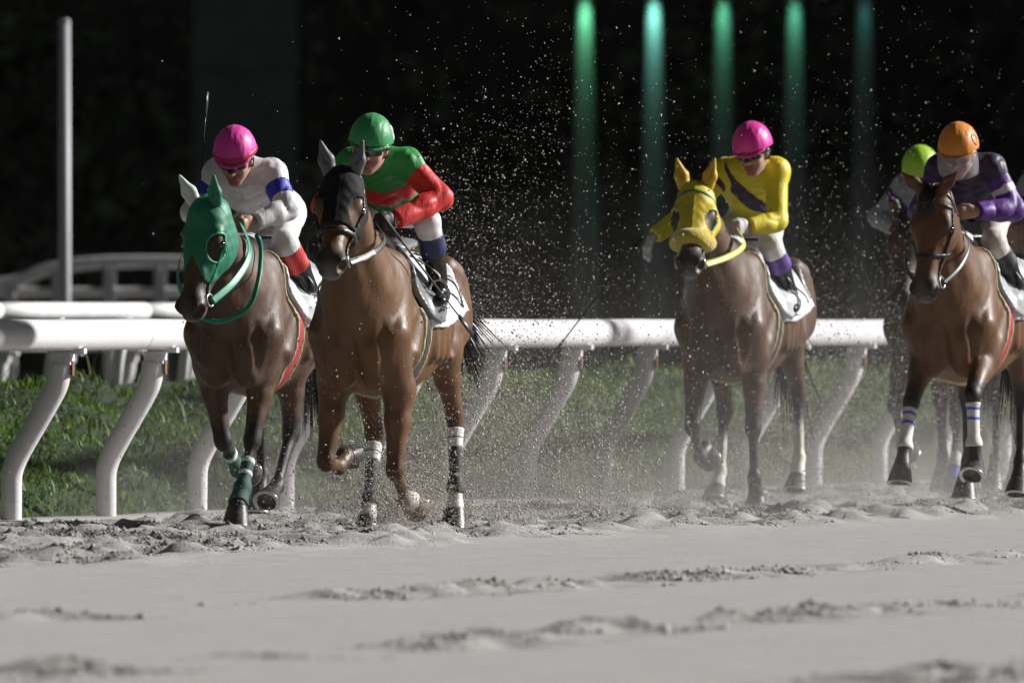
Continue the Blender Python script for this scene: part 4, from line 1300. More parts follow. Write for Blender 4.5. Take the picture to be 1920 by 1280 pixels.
def mane_tail(H, mane_mat, tail_dir=(-.34,0,-.94), tail_len=.72, side=-1, forelock=True, mane=True):
    root, hf = H['root'], H['hf']; bob = H['P'].get('bob', 0)
    rng = random.Random(hash(H['P'].get('seed', 3)))
    poll = hf(.02, 0, .0)
    wi = vec(.36, 0, 1.585+bob)
    if mane:
        mb = MB()
        n = 220
        # crest found by walking up from the neck axis in the body field
        g, D = H['g'], H['D']
        for i in range(n):
            t = (i + rng.random())/n
            a = wi*(1-t) + poll*t
            x, y, z = a
            zi = z + .25
            ix = int((x-g.lo[0])/g.h); iy = int((y-g.lo[1])/g.h)
            colv = D[min(max(ix,0),g.n[0]-1), min(max(iy,0),g.n[1]-1), :]
            ins = np.nonzero(colv < 0)[0]
            lim = int((z + .20 - g.lo[2])/g.h)
            ins = ins[ins <= lim]
            if len(ins) == 0: continue
            zc = g.lo[2] + ins[-1]*g.h
            p0 = vec(x, y + rng.uniform(-.012,.012), zc-.01)
            ln = rng.uniform(.08,.15)
            d = vec(rng.uniform(-.5,-.1), side*rng.uniform(.45,.8), rng.uniform(-.25,.25))
            p1 = p0 + d*ln*.5 + vec(0,0,.02); p2 = p1 + vec(d[0]*ln*.5, side*.02, -ln*.55)
            mb.tube([p0,p1,p2], [.010,.007,.001], n=4)
        mb.build('mane', mane_mat, root)
    if forelock:
        mb = MB()
        for i in range(36):
            p0 = hf(rng.uniform(-.03,.01), rng.uniform(-.035,.035), .035 - .01)
            p1 = hf(.06, rng.uniform(-.05,.05), .045); p2 = hf(rng.uniform(.12,.20), rng.uniform(-.07,.06), rng.uniform(.025,.04))
            mb.tube([p0,p1,p2], [.008,.006,.001], n=4)
        mb.build('forelock', mane_mat, root)
    mb = MB()
    tb = vec(-1.00, 0, 1.40+bob)
    td = unit(np.array(tail_dir, float))
    for i in range(260):
        L = tail_len*rng.uniform(.55,1.05)
        sp = vec(rng.gauss(0,.07), rng.gauss(0,.045), rng.gauss(0,.07))
        p0 = tb + vec(rng.uniform(-.02,.02), rng.uniform(-.03,.03), rng.uniform(-.03,.03))
        p1 = tb + td*L*.35 + sp*.25 + vec(-.05,0,.05)
        p2 = tb + td*L*.7 + sp*.7 + vec(0,0,-.02); p3 = tb + td*L + sp*1.3 + vec(0,0,-.12*L)
        mb.tube(bez([p0,p1,p2,p3],3), [.007,.007,.007,.006,.006,.005,.0045,.004,.003,.0008], n=3)
    mb.build('tail', mane_mat, root)

# ------------------------------------------------------------------ riders
def hand_prims(W, d, t, pn, col, grp, open_=0.0):
    """W wrist, d hand direction, t thumb side, pn palm normal (fingers curl towards it)"""
    W, d, t, pn = np.array(W, float), unit(np.array(d, float)), None if t is None else np.array(t, float), np.array(pn, float)
    t = unit(t - d*(t@d)); pn = np.cross(d, t)*(1 if np.cross(d, t)@pn > 0 else -1)
    out = []
    P = lambda a,b,ra,rb,k=.008,n=None: out.append(Prim(a,b,ra,rb,n=t if n is None else n,col=col,k=k,grp=grp))
    P(W - d*.02, W + d*.025, (.027,.020), (.034,.017), k=.02)
    P(W + d*.02, W + d*.082, (.036,.016), (.040,.014), k=.02)
    lens = (.040,.045,.042,.034)
    for i in range(4):
        k0 = W + d*(.088 - .005*abs(i-1)) + t*(.031 - .0205*i)
        c1 = 1 - open_
        d1 = unit(d*(.35 + .65*open_) + pn*(.95*c1 + .15))
        k1 = k0 + d1*lens[i]
        d2 = unit(-d*(.9*c1 - .75*open_) + pn*(.45 + .1*c1))
        k2 = k1 + d2*lens[i]*.72
        d3 = unit(-d*(1.0*c1 - .6*open_) - pn*.5*c1 + pn*.4*open_)
        k3 = k2 + d3*lens[i]*.5
        P(k0 - d*.01, k1, .0098, .0090); P(k1, k2, .0090, .0082); P(k2, k3, .0082, .0070)
    tb = W + d*.030 + t*.036 + pn*.006
    t1 = tb + d*.032 + t*.010 + pn*.016; t2 = t1 + d*.026 - t*.006 + pn*.012
    P(tb - d*.012 - t*.012, tb, .014, .013, k=.014); P(tb, t1, .0125, .0105); P(t1, t2, .0105, .0085)
    return out

def build_rider(H, R, label):
    ang = H['ang']; hr = H['root']
    off = Vector((-.05, 0, 1.50))
    root = empty('person', hr.matrix_basis @ off if False else Vector(hr.location) + Matrix.Rotation(ang, 3, 'Z') @ off, ang)
    tag(root, label, 'person', 'riders crouched over their horses')
    skin = R.get('skin', (.42,.25,.18))
    pr = []
    def ec(a, b, ra, rb, n=(0,1,0), k=.03, grp='torso', u=None, sub=False, col=skin, cw=1.0):
        p = Prim(a, b, ra, rb, n=n, u=u, k=k, grp=grp, sub=sub, col=col, cw=cw); pr.append(p); return p
    dz = R.get('dz', 0.0); dy = R.get('dy', 0.0)
    hc = np.array(R['head'], float)                         # head centre
    pel = np.array(R.get('pelvis', (-.30, dy*.3, 1.765+dz)), float)
    nb = np.array(R.get('neck', hc + vec(-.13,-.0,-.035)), float)      # base of neck
    ch = pel*.35 + nb*.65 + vec(0,0,-.035)
    sh = {s: nb + vec(-.06, s*.150, -.045) + np.array(R.get('shoulder', {}).get(s, (0,0,0)), float) for s in (1,-1)}
    # torso
    ec(pel, pel, (.155,.12,.13), (.155,.12,.13), u=(1,0,.2), k=.06, grp='pelvis')
    ec(pel + vec(.03,0,.0), ch, (.125,.098), (.152,.108), k=.07)
    ec(ch, nb + vec(-.04,0,-.04), (.152,.108), (.115,.082), k=.06)
    for s in (1,-1):
        ec(ch + vec(-.02, s*.08, .03), sh[s], (.075,.07), (.062,.062), k=.05)
    # arms
    for s, nm in ((1,'L'),(-1,'R')):
        el = np.array(R['elbow'][s], float); wr = np.array(R['wrist'][s], float)
        ec(sh[s], el, .050, .039, k=.04, grp='arm_'+nm)
        ec(el, el*.65+wr*.35, .041, .038, k=.025, grp='arm_'+nm)
        ec(el*.65+wr*.35, wr, .038, .027, k=.025, grp='arm_'+nm)
        hdir = unit(wr-el) if 'hdir' not in R or R['hdir'].get(s) is None else np.array(R['hdir'][s], float)
        tside = R.get('thumb', {}).get(s, (.1,0,1))
        pn = R.get('palm', {}).get(s, (0,-s,-.2))
        pr.extend(hand_prims(wr, hdir, tside, pn, skin, 'hand_'+nm, R.get('open', {}).get(s, 0.0)))
    # legs
    legs = {}
    for s, nm in ((1,'L'),(-1,'R')):
        hip = pel + vec(.02, s*.085, -.03)
        kn = np.array(R.get('knee', {}).get(s, (.20, s*R.get('kny', .22)+dy*.2, 1.59+dz)), float)
        an = np.array(R.get('ankle', {}).get(s, (-.10, s*.275, 1.275+dz)), float)
        toe = an + np.array(R.get('toe', {}).get(s, (.15, s*.03, -.065)), float)
        legs[s] = (hip, kn, an, toe)
        ec(hip, kn, (.076,.084), (.056,.056), k=.05, grp='thigh_'+nm)
        ec(kn, kn*.6+an*.4 + vec(-.01,0,0), .062, .056, k=.03, grp='shin_'+nm)
        ec(kn*.6+an*.4 + vec(-.01,0,0), an, .056, .038, k=.03, grp='shin_'+nm)
        fd = unit(toe-an)
        ec(an - fd*.045 + vec(0,0,-.045), an + fd*.06 + vec(0,0,-.035), (.032,.032), (.036,.030), k=.03, grp='shin_'+nm)
        ec(an + fd*.06 + vec(0,0,-.035), toe + vec(0,0,-.005), (.038,.030), (.036,.022), k=.025, grp='shin_'+nm)
    # head
    pitch, yaw, roll = (math.radians(a) for a in R.get('look', (20, 0, 0)))
    ef = vec(math.cos(pitch)*math.cos(yaw), math.cos(pitch)*math.sin(yaw), -math.sin(pitch))
    el_ = unit(np.cross(vec(0,0,1), ef)); 
    if roll: el_ = rotx(el_, ef, roll)
    eu = np.cross(ef, el_)
    S = R.get('head_scale', 1.13)
    hp = lambda f, l, u: hc + S*(ef*f + el_*l + eu*u)
    def hd(c0, r, k=.02, sub=False, col=skin, cw=1.0):
        ec(hp(*c0), hp(*c0), (r[1]*S, r[2]*S, r[0]*S), (r[1]*S, r[2]*S, r[0]*S), n=el_, u=ef, k=k, grp='head', sub=sub, col=col, cw=cw)
    hd((0,0,.03), (.095,.074,.088), k=.03)
    hd((.028,0,-.045), (.060,.056,.070), k=.04)
    hd((.064,0,-.100), (.022,.026,.018), k=.03)
    hd((.074,0,.024), (.022,.050,.014), k=.02)
    for s in (1,-1):
        hd((.060,s*.034,-.030), (.026,.024,.026), k=.02)
        hd((.0,s*.075,-.008), (.020,.012,.032), k=.012)
        hd((.089,s*.030,.006), (.014,.019,.010), k=.012, sub=True)
        hd((.077,s*.030,.006), (.013,.014,.011), k=.006, col=(.20,.14,.11), cw=3)
    ec(hp(.086,0,.016), hp(.115,0,-.026), .011*S, .016*S, n=el_, k=.010, grp='head', col=tuple(np.array(skin)*np.array((1.05,.9,.9))))
    for s in (1,-1): hd((.098,s*.012,-.031), (.012,.009,.009), k=.010)
    hd((.088,0,-.059), (.011,.025,.009), k=.008, col=(.27,.09,.08), cw=14)
    hd((.085,0,-.074), (.011,.021,.009), k=.008, col=(.27,.09,.08), cw=14)
    hd((.094,0,-.066), (.010,.019,.0028), k=.004, sub=True)
    ec(nb + vec(-.05,0,-.03), hp(-.015,0,-.06), .062, .056, k=.04, grp='neckp')
    # ------------------------------------------------ meshes
    lo = np.min([p.bbox(.05)[0] for p in pr], 0); hi = np.max([p.bbox(.05)[1] for p in pr], 0)
    def place(o):
        if o is not None and o.parent == root: o.location = -off
        return o
    g = Grid(lo, hi, R.get('h', .0098))
    D = evalf(pr, g)
    place(sdf_obj('body', D, g, M_SKIN, root, prims=pr, rel=1, default=skin, s=.006))
    X, Y, Z = g.xyz()
    cr = lambda t: (1 - np.abs(np.sin(t)))**3
    wr_noise = .0055*cr(26*(X*.8 + Z*.7 + Y*.35) + 1.6*np.sin(17*Y - 9*Z) + 1.3*np.sin(23*X)) + .0045*cr(21*(Y*.9 - Z*.55 + X*.3) + 1.9*np.sin(15*X + 11*Z)) - .003
    # jersey
    bodyg = ('torso','pelvis','arm_L','arm_R')
    up = [p for p in pr if p.grp in bodyg]
    DJ = evalf(up, g) - .018 + wr_noise*1.5
    wd = unit(nb - pel)
    DJ = np.maximum(DJ, -half(g, pel + wd*.135, wd))
    for s in (1,-1):
        el = np.array(R['elbow'][s], float); wr = np.array(R['wrist'][s], float)
        fd = unit(wr-el)
        cut = np.minimum(half(g, wr - fd*.012, fd), .10 - np.sqrt((X-wr[0])**2+(Y-wr[1])**2+(Z-wr[2])**2)) * -1
        DJ = np.maximum(DJ, -cut)
    nd = unit(hc - nb)
    coll = np.minimum(half(g, nb + nd*.045, nd), .10 - np.sqrt((X-hc[0])**2+(Y-hc[1])**2+(Z-hc[2])**2))
    DJ = np.maximum(DJ, coll)
    j = place(sdf_obj('jersey', DJ, g, R['jersey'], root, rel=1, inner=D))
    for bnd in R.get('bands', []):
        kind = bnd[0]
        if kind == 'arm':                                   # armband: (arm, side, t0, t1, mat) along shoulder->elbow
            _, s, t0, t1, mt = bnd
            a = sh[s]; b = np.array(R['elbow'][s], float); u = unit(b-a)
            Dn = np.maximum(evalf([p for p in pr if p.grp == ('arm_L' if s == 1 else 'arm_R')][:1], g) - .0225 + wr_noise*1.5,
                            np.maximum(-half(g, a+(b-a)*t0, u), half(g, a+(b-a)*t1, u)))
            sdf_obj('arm_band', Dn, g, mt, j, rel=1, inner=D)
        elif kind == 'sleeve':
            _, s, mt = bnd
            a = sh[s]; b = np.array(R['elbow'][s], float); u = unit(b-a)
            nm = 'arm_L' if s == 1 else 'arm_R'
            wr = np.array(R['wrist'][s], float); fd = unit(wr-b)
            Dn = evalf([p for p in pr if p.grp == nm], g) - .0222 + wr_noise*1.5
            cut = np.minimum(half(g, wr - fd*.012, fd), .10 - np.sqrt((X-wr[0])**2+(Y-wr[1])**2+(Z-wr[2])**2))
            Dn = np.maximum(Dn, cut); Dn = np.maximum(Dn, -half(g, a + u*.005, u) - 1e3*(s*(Y-a[1]) > .09))
            sdf_obj('sleeve', Dn, g, mt, j, rel=1, inner=D)
        elif kind == 'hoop':                                # band round the body: t along pelvis->neck
            _, t0, t1, mt = bnd
            Dn = np.maximum(evalf([p for p in pr if p.grp == 'torso'], g) - .0215 + wr_noise*1.5,
                            np.maximum(-half(g, pel+(nb-pel)*t0, wd), half(g, pel+(nb-pel)*t1, wd)))
            sdf_obj('hoop', Dn, g, mt, j, rel=1, inner=D)
        elif kind == 'sash':
            _, pt, nrm, w, mt = bnd
            Dn = np.maximum(evalf([p for p in pr if p.grp in ('torso',)], g) - .0215 + wr_noise*1.5, slab(g, np.array(pt), nrm, w))
            Dn = np.maximum(Dn, -half(g, pel + wd*.10, wd))
            sdf_obj('sash', Dn, g, mt, j, rel=1, inner=D)
    # breeches
    lw = [p for p in pr if p.grp in ('pelvis','thigh_L','thigh_R','shin_L','shin_R')] + [Prim(pel + vec(.03,0,.0), pel + wd*.2, (.135,.105), (.140,.105), k=.07)]
    DW = np.maximum(evalf([lw[0], lw[-1]], g), half(g, pel + wd*.17, wd))
    DB = evalf(lw[1:-1], g)
    for s in (1,-1):
        hip, kn, an, toe = legs[s]
        sd = unit(an - kn)
        cut = np.minimum(half(g, kn + sd*.11, sd), .33 - np.sqrt((X-an[0])**2+(Y-an[1])**2+(Z-an[2])**2))
        DB = np.maximum(DB, cut)
    DB = smin(DB, DW, .05) - .007 + wr_noise*.6
    b = place(sdf_obj('breeches', DB, g, R['breeches'], root, rel=1, inner=D))
    # boots and boot tops
    for s, nm in ((1,'L'),(-1,'R')):
        hip, kn, an, toe = legs[s]; sd = unit(an - kn)
        Dq = evalf([p for p in pr if p.grp == 'shin_'+nm], g) - .010
        bo = place(sdf_obj('boot', np.maximum(Dq, -half(g, kn + sd*R.get('boot_from', .10), sd)), g, R['boots'], root, rel=1, inner=D))
        sdf_obj('boot_top', np.maximum(Dq - .003, np.maximum(-half(g, kn + sd*(R.get('boot_from', .10)-.02), sd), half(g, kn + sd*(R.get('boot_from', .10)+R.get('boot_top_len', .10)), sd))), g, R['boot_tops'], bo, rel=1, inner=D)
        if R.get('gloves') is not None:
            wr = np.array(R['wrist'][s], float); el = np.array(R['elbow'][s], float)
            gg = Grid(wr-.17, wr+.17, .0058)
            place(sdf_obj('glove', np.maximum(evalf([p for p in pr if p.grp == 'hand_'+nm], gg) - .003, half(gg, wr - unit(wr-el)*.04, -unit(wr-el))), gg, R['gloves'], root, rel=1))
    # helmet under its silk cap
    gc = Grid(hc-.20, hc+.22, max(.0072, R.get('h', 0)))
    Xc, Yc, Zc = gc.xyz()
    fx = ((Xc-hc[0])*ef[0]+(Yc-hc[1])*ef[1]+(Zc-hc[2])*ef[2])/S
    lx = ((Xc-hc[0])*el_[0]+(Yc-hc[1])*el_[1]+(Zc-hc[2])*el_[2])/S
    ux = ((Xc-hc[0])*eu[0]+(Yc-hc[1])*eu[1]+(Zc-hc[2])*eu[2])/S
    a_, b_, c_ = (.124,.104,.128)
    q = [(fx+.008)/a_, lx/b_, (ux-.035)/c_]
    k0 = np.sqrt(q[0]**2+q[1]**2+q[2]**2); k1 = np.sqrt((q[0]/a_)**2+(q[1]/b_)**2+(q[2]/c_)**2)
    dome = k0*(k0-1)/np.maximum(k1,1e-6)
    seam = np.exp(-(lx/.006)**2)*.0022 + np.exp(-((np.abs(lx)-.066-.03*(.1-ux))/.005)**2)*.0012
    pucker = .0008*np.sin(np.arctan2(lx, fx)*14)*np.clip((ux-.10)/.05,0,1)
    edge = .028 - .16*np.clip(-fx, 0, .2)*.9            # lower rim: higher at the face, lower at the nape
    cap = np.maximum(dome - seam - pucker, (edge - ux))
    DHs = evalf([p for p in pr if p.grp == 'head'], gc)
    co = place(sdf_obj('cap', cap*S, gc, R['cap'], root, rel=1, inner=DHs))
    # peak
    q2 = np.sqrt(((fx-.030)/.098)**2 + (lx/.098)**2) - 1
    pk = np.maximum(np.maximum(q2*.1, np.abs(ux - .036 + (fx-.05)*.34) - .006), .045 - fx)
    sdf_obj('peak', pk*S, gc, R.get('peak', R['cap']), co, rel=1, inner=DHs)
    if R.get('cap_band') is not None:
        bd = np.maximum(dome - .0035, np.abs(ux - edge - .017) - .013)
        sdf_obj('cap_band', bd*S, gc, R['cap_band'], co, rel=1, inner=DHs)
    if R.get('cap_num'):
        for shp in R['cap_num']:
            lc, uc = shp[1], shp[2]
            # printed on the side of the cap
            uu = fx*R.get('num_side', -1)*-1; d2 = np.abs(np.sqrt(((fx-lc)/shp[3])**2 + ((ux-uc)/shp[4])**2)-1)*min(shp[3],shp[4]) - shp[5]
            sdf_obj('cap_numeral', np.maximum(np.maximum(dome - .003, d2), .05 - lx)*S, gc, R['cap_num_mat'], co, rel=0, inner=dome, thr=-.004)
    # dark helmet lining / chin strap
    cs = np.maximum(DHs - .005, np.abs(fx + .004 - .22*(-.02-ux)) - .008); cs = np.maximum(cs, ux - .03)
    sdf_obj('chin_strap', cs, gc, M_BLACK, co, rel=1, inner=DHs)
    # goggles
    gb = np.maximum(np.abs(ux - .008) - .026, .052 - fx); gb = np.maximum(gb, np.abs(lx) - .066)
    if R.get('goggles', True):
        go = place(sdf_obj('goggles', np.maximum(smin(DHs, np.sqrt((fx-.055)**2/.8+(lx)**2*.35+(ux-.008)**2*2.2)*S - .052, .02) - .006, gb), gc, M_BLACK, root, rel=1, inner=DHs))
        ln = [hp(.118 - 12.0*l*l*1.0 + .0, l, .008 + u) for u in (-.017,.017) for l in np.linspace(-.050,.050,9)]
        mb = MB(); mb.add(ln, [(i, i+1, i+10, i+9) for i in range(8)]); mb.build('lens', M_LENS, go)
        stp = np.maximum(DHs - .008, np.abs(ux - .010) - .011); stp = np.maximum(stp, fx - .05)
        sdf_obj('strap', stp, gc, M_BLACK, go, rel=1, inner=DHs)
    if R.get('visor'):
        mb = MB(); vs = []; n = 14; m = 6
        for i in range(m):
            for k in range(n):
                th = (k/(n-1)-.5)*2.5
                u = .030 - .125*i/(m-1)
                rr = .128 + .010*math.sin(i/(m-1)*3)
                vs.append(hp(math.cos(th)*rr - .004, math.sin(th)*rr*.80, u))
        mb.add(vs, [(i*n+k, i*n+k+1, (i+1)*n+k+1, (i+1)*n+k) for i in range(m-1) for k in range(n-1)])
        o = place(mb.build('face_visor', M_VISOR, root))
        sol = o.modifiers.new('thick', 'SOLIDIFY'); sol.thickness = .003
    return dict(root=root, legs=legs, hp=hp, off=off)

def build_whip(H, a, b, label, bend=(0,0,0), pop=True):
    """whip held in a hand: a = butt end, b = tip, horse coordinates"""
    a = np.array(a, float); b = np.array(b, float)
    ang = H['ang']
    root = empty('whip', Vector(H['root'].location) + Matrix.Rotation(ang, 3, 'Z') @ Vector(a), ang)
    tag(root, label, 'whip', 'whips carried by the riders')
    ax = b-a
    pts = [Vector(ax*t + np.array(bend)*math.sin(math.pi*t)) for t in np.linspace(0,1,9)]
    mb = MB(); mb.tube(pts, [.007,.0068,.0062,.0058,.0054,.005,.0046,.0042,.0040], n=8); mb.build('shaft', M_BLACK, root)
    mb = MB(); mb.tube([pts[0], pts[1], pts[2]], [.011,.0105,.009], n=10); mb.build('grip', M_RUBBER, root)
    mb = MB(); d = (pts[-1]-pts[-3]).normalized()
    mb.tube([pts[-1]-d*.03, pts[-1]+d*.05, pts[-1]+d*.11], [1,1.3,1.2], n=8, flat=(.016,.006), up=(0,1,0)); mb.build('flap', M_BLACK, root)
    return root

# ------------------------------------------------------------------ the six runners
BAY = (.120,.054,.018)
BAY_D = (.085,.038,.015)
BROWN = (.080,.040,.021)
PTS = (.012,.010,.009)

# --- horse in the green hood
P1 = dict(coat=BROWN, points=PTS, coat_mat=coatmat('brown_coat_dusty', .54, .16), poll=(1.12,-.01,1.77), pitch=72, yaw=-20, bob=-.03, muzzle=(.06,.04,.032), lip=(.30,.26,.25),
          LF=dict(a=(16,24,40), h=.05, ey=.13, lat=-5, kcol=PTS), RF=dict(a=(-8,-58,-95), h=-1.5, lat=-8, kcol=PTS),
          LH=dict(a=(-12,40,70), h=.9, sx=-.12, sz=.97, sy=.14, lat=-3), RH=dict(a=(-40,-6,30), h=.2, sx=-.42, sz=1.02), seed=1)
H1 = build_horse(P1, ground_pt(432, 92.3), 'dusty brown racehorse in a green hood with one white ear cover')
hood(H1, GHOOD, {1: GHOOD, -1: GHOODW}, front=.44, dip=.16, rim=GRIM, eye_r=(.076,.052))
bridle(H1, GSTRAP, nose=False, off=.013, brow=False)
HD1 = {1: (.60,.055,1.66), -1: (.56,-.13,1.66)}
reins(H1, HD1, GREIN, w=.017, sag=.03)
SO = saddlery(H1, FELT, CREAM, CLOTHW, GIRTHR, CREAM, SADW, SADW)
bandage(H1['pr'], H1['legs']['LF'], 'LF', .38, 1.06, .008, DGREENB, 'bandage', H1['root'])
bandage(H1['pr'], H1['legs']['LF'], 'LF', -.15, .9, .009, DGREENB, 'bandage', H1['root'], 'F', 'C')
bandage(H1['pr'], H1['legs']['LF'], 'LF', .40, .52, .010, WTAPE, 'bandage_tape', H1['root'])
bandage(H1['pr'], H1['legs']['LF'], 'LF', .66, .76, .010, WTAPE, 'bandage_tape', H1['root'])
bandage(H1['pr'], H1['legs']['RF'], 'RF', .38, 1.06, .008, DGREENB, 'bandage', H1['root'])
bandage(H1['pr'], H1['legs']['RF'], 'RF', .42, .56, .010, WTAPE, 'bandage_tape', H1['root'])
R1 = dict(kny=.19, head=(.44,-.02,2.01), look=(27,2,0), jersey=W_SILK, breeches=BREECH, boots=BOOT, boot_tops=REDTOP, cap=PINK, cap_band=REDB, dz=-.03,
          elbow={1: (.34,.245,1.74), -1: (.30,-.30,1.72)}, wrist={1: (.52,.10,1.665), -1: (.50,-.19,1.70)}, hdir={1: (.8,-.4,-.2), -1: (.8,.35,-.1)}, boot_from=.06, boot_top_len=.13,
          bands=[('arm',1,.30,.68,BLUE), ('arm',-1,.30,.68,BLUE)])
J1 = build_rider(H1, R1, 'rider in pink cap and white jersey with blue armbands')
stirrups(H1, SO, {s: J1['legs'][s][3] + vec(-.03,0,-.01) for s in (1,-1)}, M_BLACK, M_STEEL)
mane_tail(H1, HAIR, forelock=False)
ribbon('neck_strap', [(.46,.10,1.60), (.62,.17,1.52), (.80,.20,1.34), (.86,.155,1.20), (.88,.0,1.13), (.86,-.155,1.20), (.80,-.20,1.34), (.62,-.17,1.52), (.46,-.10,1.60)], .013, .005, GREIN, H1['root'], up=(1,0,.2))
build_whip(H1, (.60,-.20,1.62), (.50,-.17,2.26), 'upright black whip beside the pink cap and white jersey')

# --- horse in the black hood
P2 = dict(coat=BAY, points=(.030,.018,.012), coat_mat=coatmat('bay_coat_glossy', .50, .08, .10), poll=(1.12,.055,1.915), pitch=51, yaw=4, bob=-.03, muzzle=(.075,.048,.036), lip=(.32,.28,.26),
          LF=dict(a=(4,-58,-85), h=-1.5, ez=.80, lat=-2, col=BAY_D, sock=1), RF=dict(a=(10,-84,-115), h=-1.9, ez=.84, lat=4, col=BAY_D),
          LH=dict(a=(-30,8,22), h=.1, sx=-.46, sz=1.02, lat=3, sock=1, col=BAY_D), RH=dict(a=(-22,22,40), h=.25, sx=-.22, sz=.96, lat=-3, sock=1, col=BAY_D), seed=2,
          hoof_mat={'LF': M_HOOF_PALE})
H2 = build_horse(P2, ground_pt(668, 90.0), 'glossy bay racehorse in a black hood with grey ear covers')
hood(H2, BHOOD, {1: BEAR, -1: BEAR}, front=.325, dip=-.01, eye_r=(.080,.055))
bridle(H2, M_DARKBROWN, off=.014, nose=True, nose_w=.014, nose_off=.020, brow=False)
reins(H2, {1: (.60,.09,1.66), -1: (.58,-.11,1.66)}, M_BLACK, {1: GREYREIN}, w=.012, sag=.03)
SO = saddlery(H2, FELT, None, CLOTHW, GIRTHB, CREAM, SADG, SADG, number=[('ell',.03,.235,.055,.060,.016),('ell',.03,.085,.070,.075,.016)], num_mat=M_BLACK, pad=.34)
for k in ('LH','RH'):
    bandage(H2['pr'], H2['legs'][k], k, .42, 1.10, .008, BLACKB, 'bandage', H2['root'])
    bandage(H2['pr'], H2['legs'][k], k, .16, .44, .009, WTAPE, 'bandage_tape', H2['root'])
    bandage(H2['pr'], H2['legs'][k], k, .285, .31, .0125, M_BLACK, 'tape_line', H2['root'])
R2 = dict(head=(.44,.03,2.045), look=(12,6,-6), jersey=GREEN_S, breeches=BREECH, boots=BOOT, boot_tops=NAVYTOP, cap=GREENC, gloves=BGLOVE, cap_num=[('ell',-.02,.075,.020,.030,.006)], cap_num_mat=WTAPE,
          elbow={1: (.24,.36,1.78), -1: (.26,-.27,1.74)}, wrist={1: (.50,.17,1.66), -1: (.50,-.16,1.66)}, hdir={1: (.85,-.35,-.1), -1: (.85,.3,-.1)},
          knee={1: (.16,.265,1.66), -1: (.16,-.265,1.66)}, ankle={1: (-.06,.275,1.31), -1: (-.06,-.275,1.31)},
          bands=[('hoop',.55,.77,RED_S), ('sleeve',1,RED_S), ('sleeve',-1,RED_S)])
J2 = build_rider(H2, R2, 'rider in green cap and green jersey with red sleeves')
stirrups(H2, SO, {s: J2['legs'][s][3] + vec(-.03,0,-.01) for s in (1,-1)}, GREYREIN, M_STEEL)
mane_tail(H2, HAIR, forelock=False, tail_dir=(-.80,.10,-.45))
build_whip(H2, (.62,.13,1.70), (.10,.44,1.14), 'black whip slanting down across the white number cloth of the leading bay')

# --- horse in the yellow hood
P3 = dict(coat=(.080,.040,.019), points=PTS, coat_mat=coatmat('dark_bay_coat', .50, .16, .10), poll=(1.12,-.01,1.925), pitch=47, yaw=8, bob=0.0, muzzle=(.05,.04,.036), lip=(.34,.31,.31),
          LF=dict(a=(6,-6,-20), h=-.1, ez=.92, kcol=PTS), RF=dict(a=(8,-50,-110), h=-1.3, lat=2, kcol=PTS),
          LH=dict(a=(-28,10,30), h=.4, sx=-.40, sz=1.06, lat=3, sock=2, kcol=PTS), RH=dict(a=(-18,16,40), h=.6, sx=-.20, sz=1.0, sock=2, kcol=PTS), seed=3)
H3 = build_horse(P3, ground_pt(1345, 101.0), 'dark bay racehorse in a yellow hood with a thick yellow noseband')
hood(H3, YHOOD, {1: YEAR, -1: YEAR}, front=.37, dip=.0, rim=YRIM, eye_r=(.066,.052))
bridle(H3, GSTRAP, off=.014, nose=True, nose_w=.052, nose_off=.040, nose_mat=YROLL, nose_at=.375)
reins(H3, {1: (.58,.11,1.68), -1: (.58,.0,1.66)}, YREIN, {1: YREIN}, w=.014, sag=.03)
SO = saddlery(H3, FELT, CREAM, CLOTHW, GIRTHB, CREAM, SADW, SADW, number=[('bar',-.02,.02,-.02,.26,.016),('bar',.10,.02,.10,.26,.016)])
R3 = dict(kny=.20, head=(.42,.17,2.13), neck=(.27,.11,2.065), look=(18,-6,4), jersey=YEL_S, breeches=BREECH, boots=BOOT, boot_tops=PURPTOP, cap=PINK2, gloves=WGLOVE, goggles=True, visor=False, dy=.1,
          elbow={1: (.32,.29,1.72), -1: (.32,-.27,1.76)}, wrist={1: (.50,.15,1.69), -1: (.46,-.43,1.63)}, hdir={1: (.85,-.35,-.1), -1: (.2,-.55,-.8)}, open={-1: .55}, thumb={-1: (.9,.3,0)}, palm={-1: (-.2,.8,-.3)},
          bands=[('sash',(.2,.02,1.95),(.30,.80,.52),.055,DPURP), ('arm',-1,-.15,.30,DPURP)])
J3 = build_rider(H3, R3, 'rider in bright pink cap and yellow jersey with purple sash')
stirrups(H3, SO, {s: J3['legs'][s][3] + vec(-.03,0,-.01) for s in (1,-1)}, M_BLACK, M_STEEL)
mane_tail(H3, HAIR, forelock=False)
build_whip(H3, (.50,-.48,1.63), (.62,-.95,1.00), 'dark whip swung low in front of the white rail by the white-gloved hand')

# --- horse without a hood
P4 = dict(coat=(.112,.047,.016), points=PTS, coat_mat=coatmat('red_bay_coat', .50, .08, .10), poll=(1.10,.02,1.88), pitch=75, yaw=-12, bob=.01, muzzle=(.07,.045,.036), lip=(.34,.30,.28),
          LF=dict(a=(58,2,-8), h=.75, lat=2, kcol=PTS), RF=dict(a=(50,26,30), h=.25, lat=2, kcol=PTS),
          LH=dict(a=(-20,14,30), h=.35, sx=-.32, sz=1.08, lat=2, kcol=PTS), RH=dict(a=(-38,-2,30), h=.05, sx=-.48, sz=1.02, kcol=PTS), seed=4, ear_dir=(.35,.75,.25))
H4 = build_horse(P4, ground_pt(1775, 97.8), 'bay racehorse with bare head and white bandages striped blue')
bridle(H4, M_DARKBROWN, off=.011, nose=True, nose_w=.012)
reins(H4, {1: (.60,.05,1.72), -1: (.58,-.10,1.70)}, M_BLACK, w=.010, sag=.03)
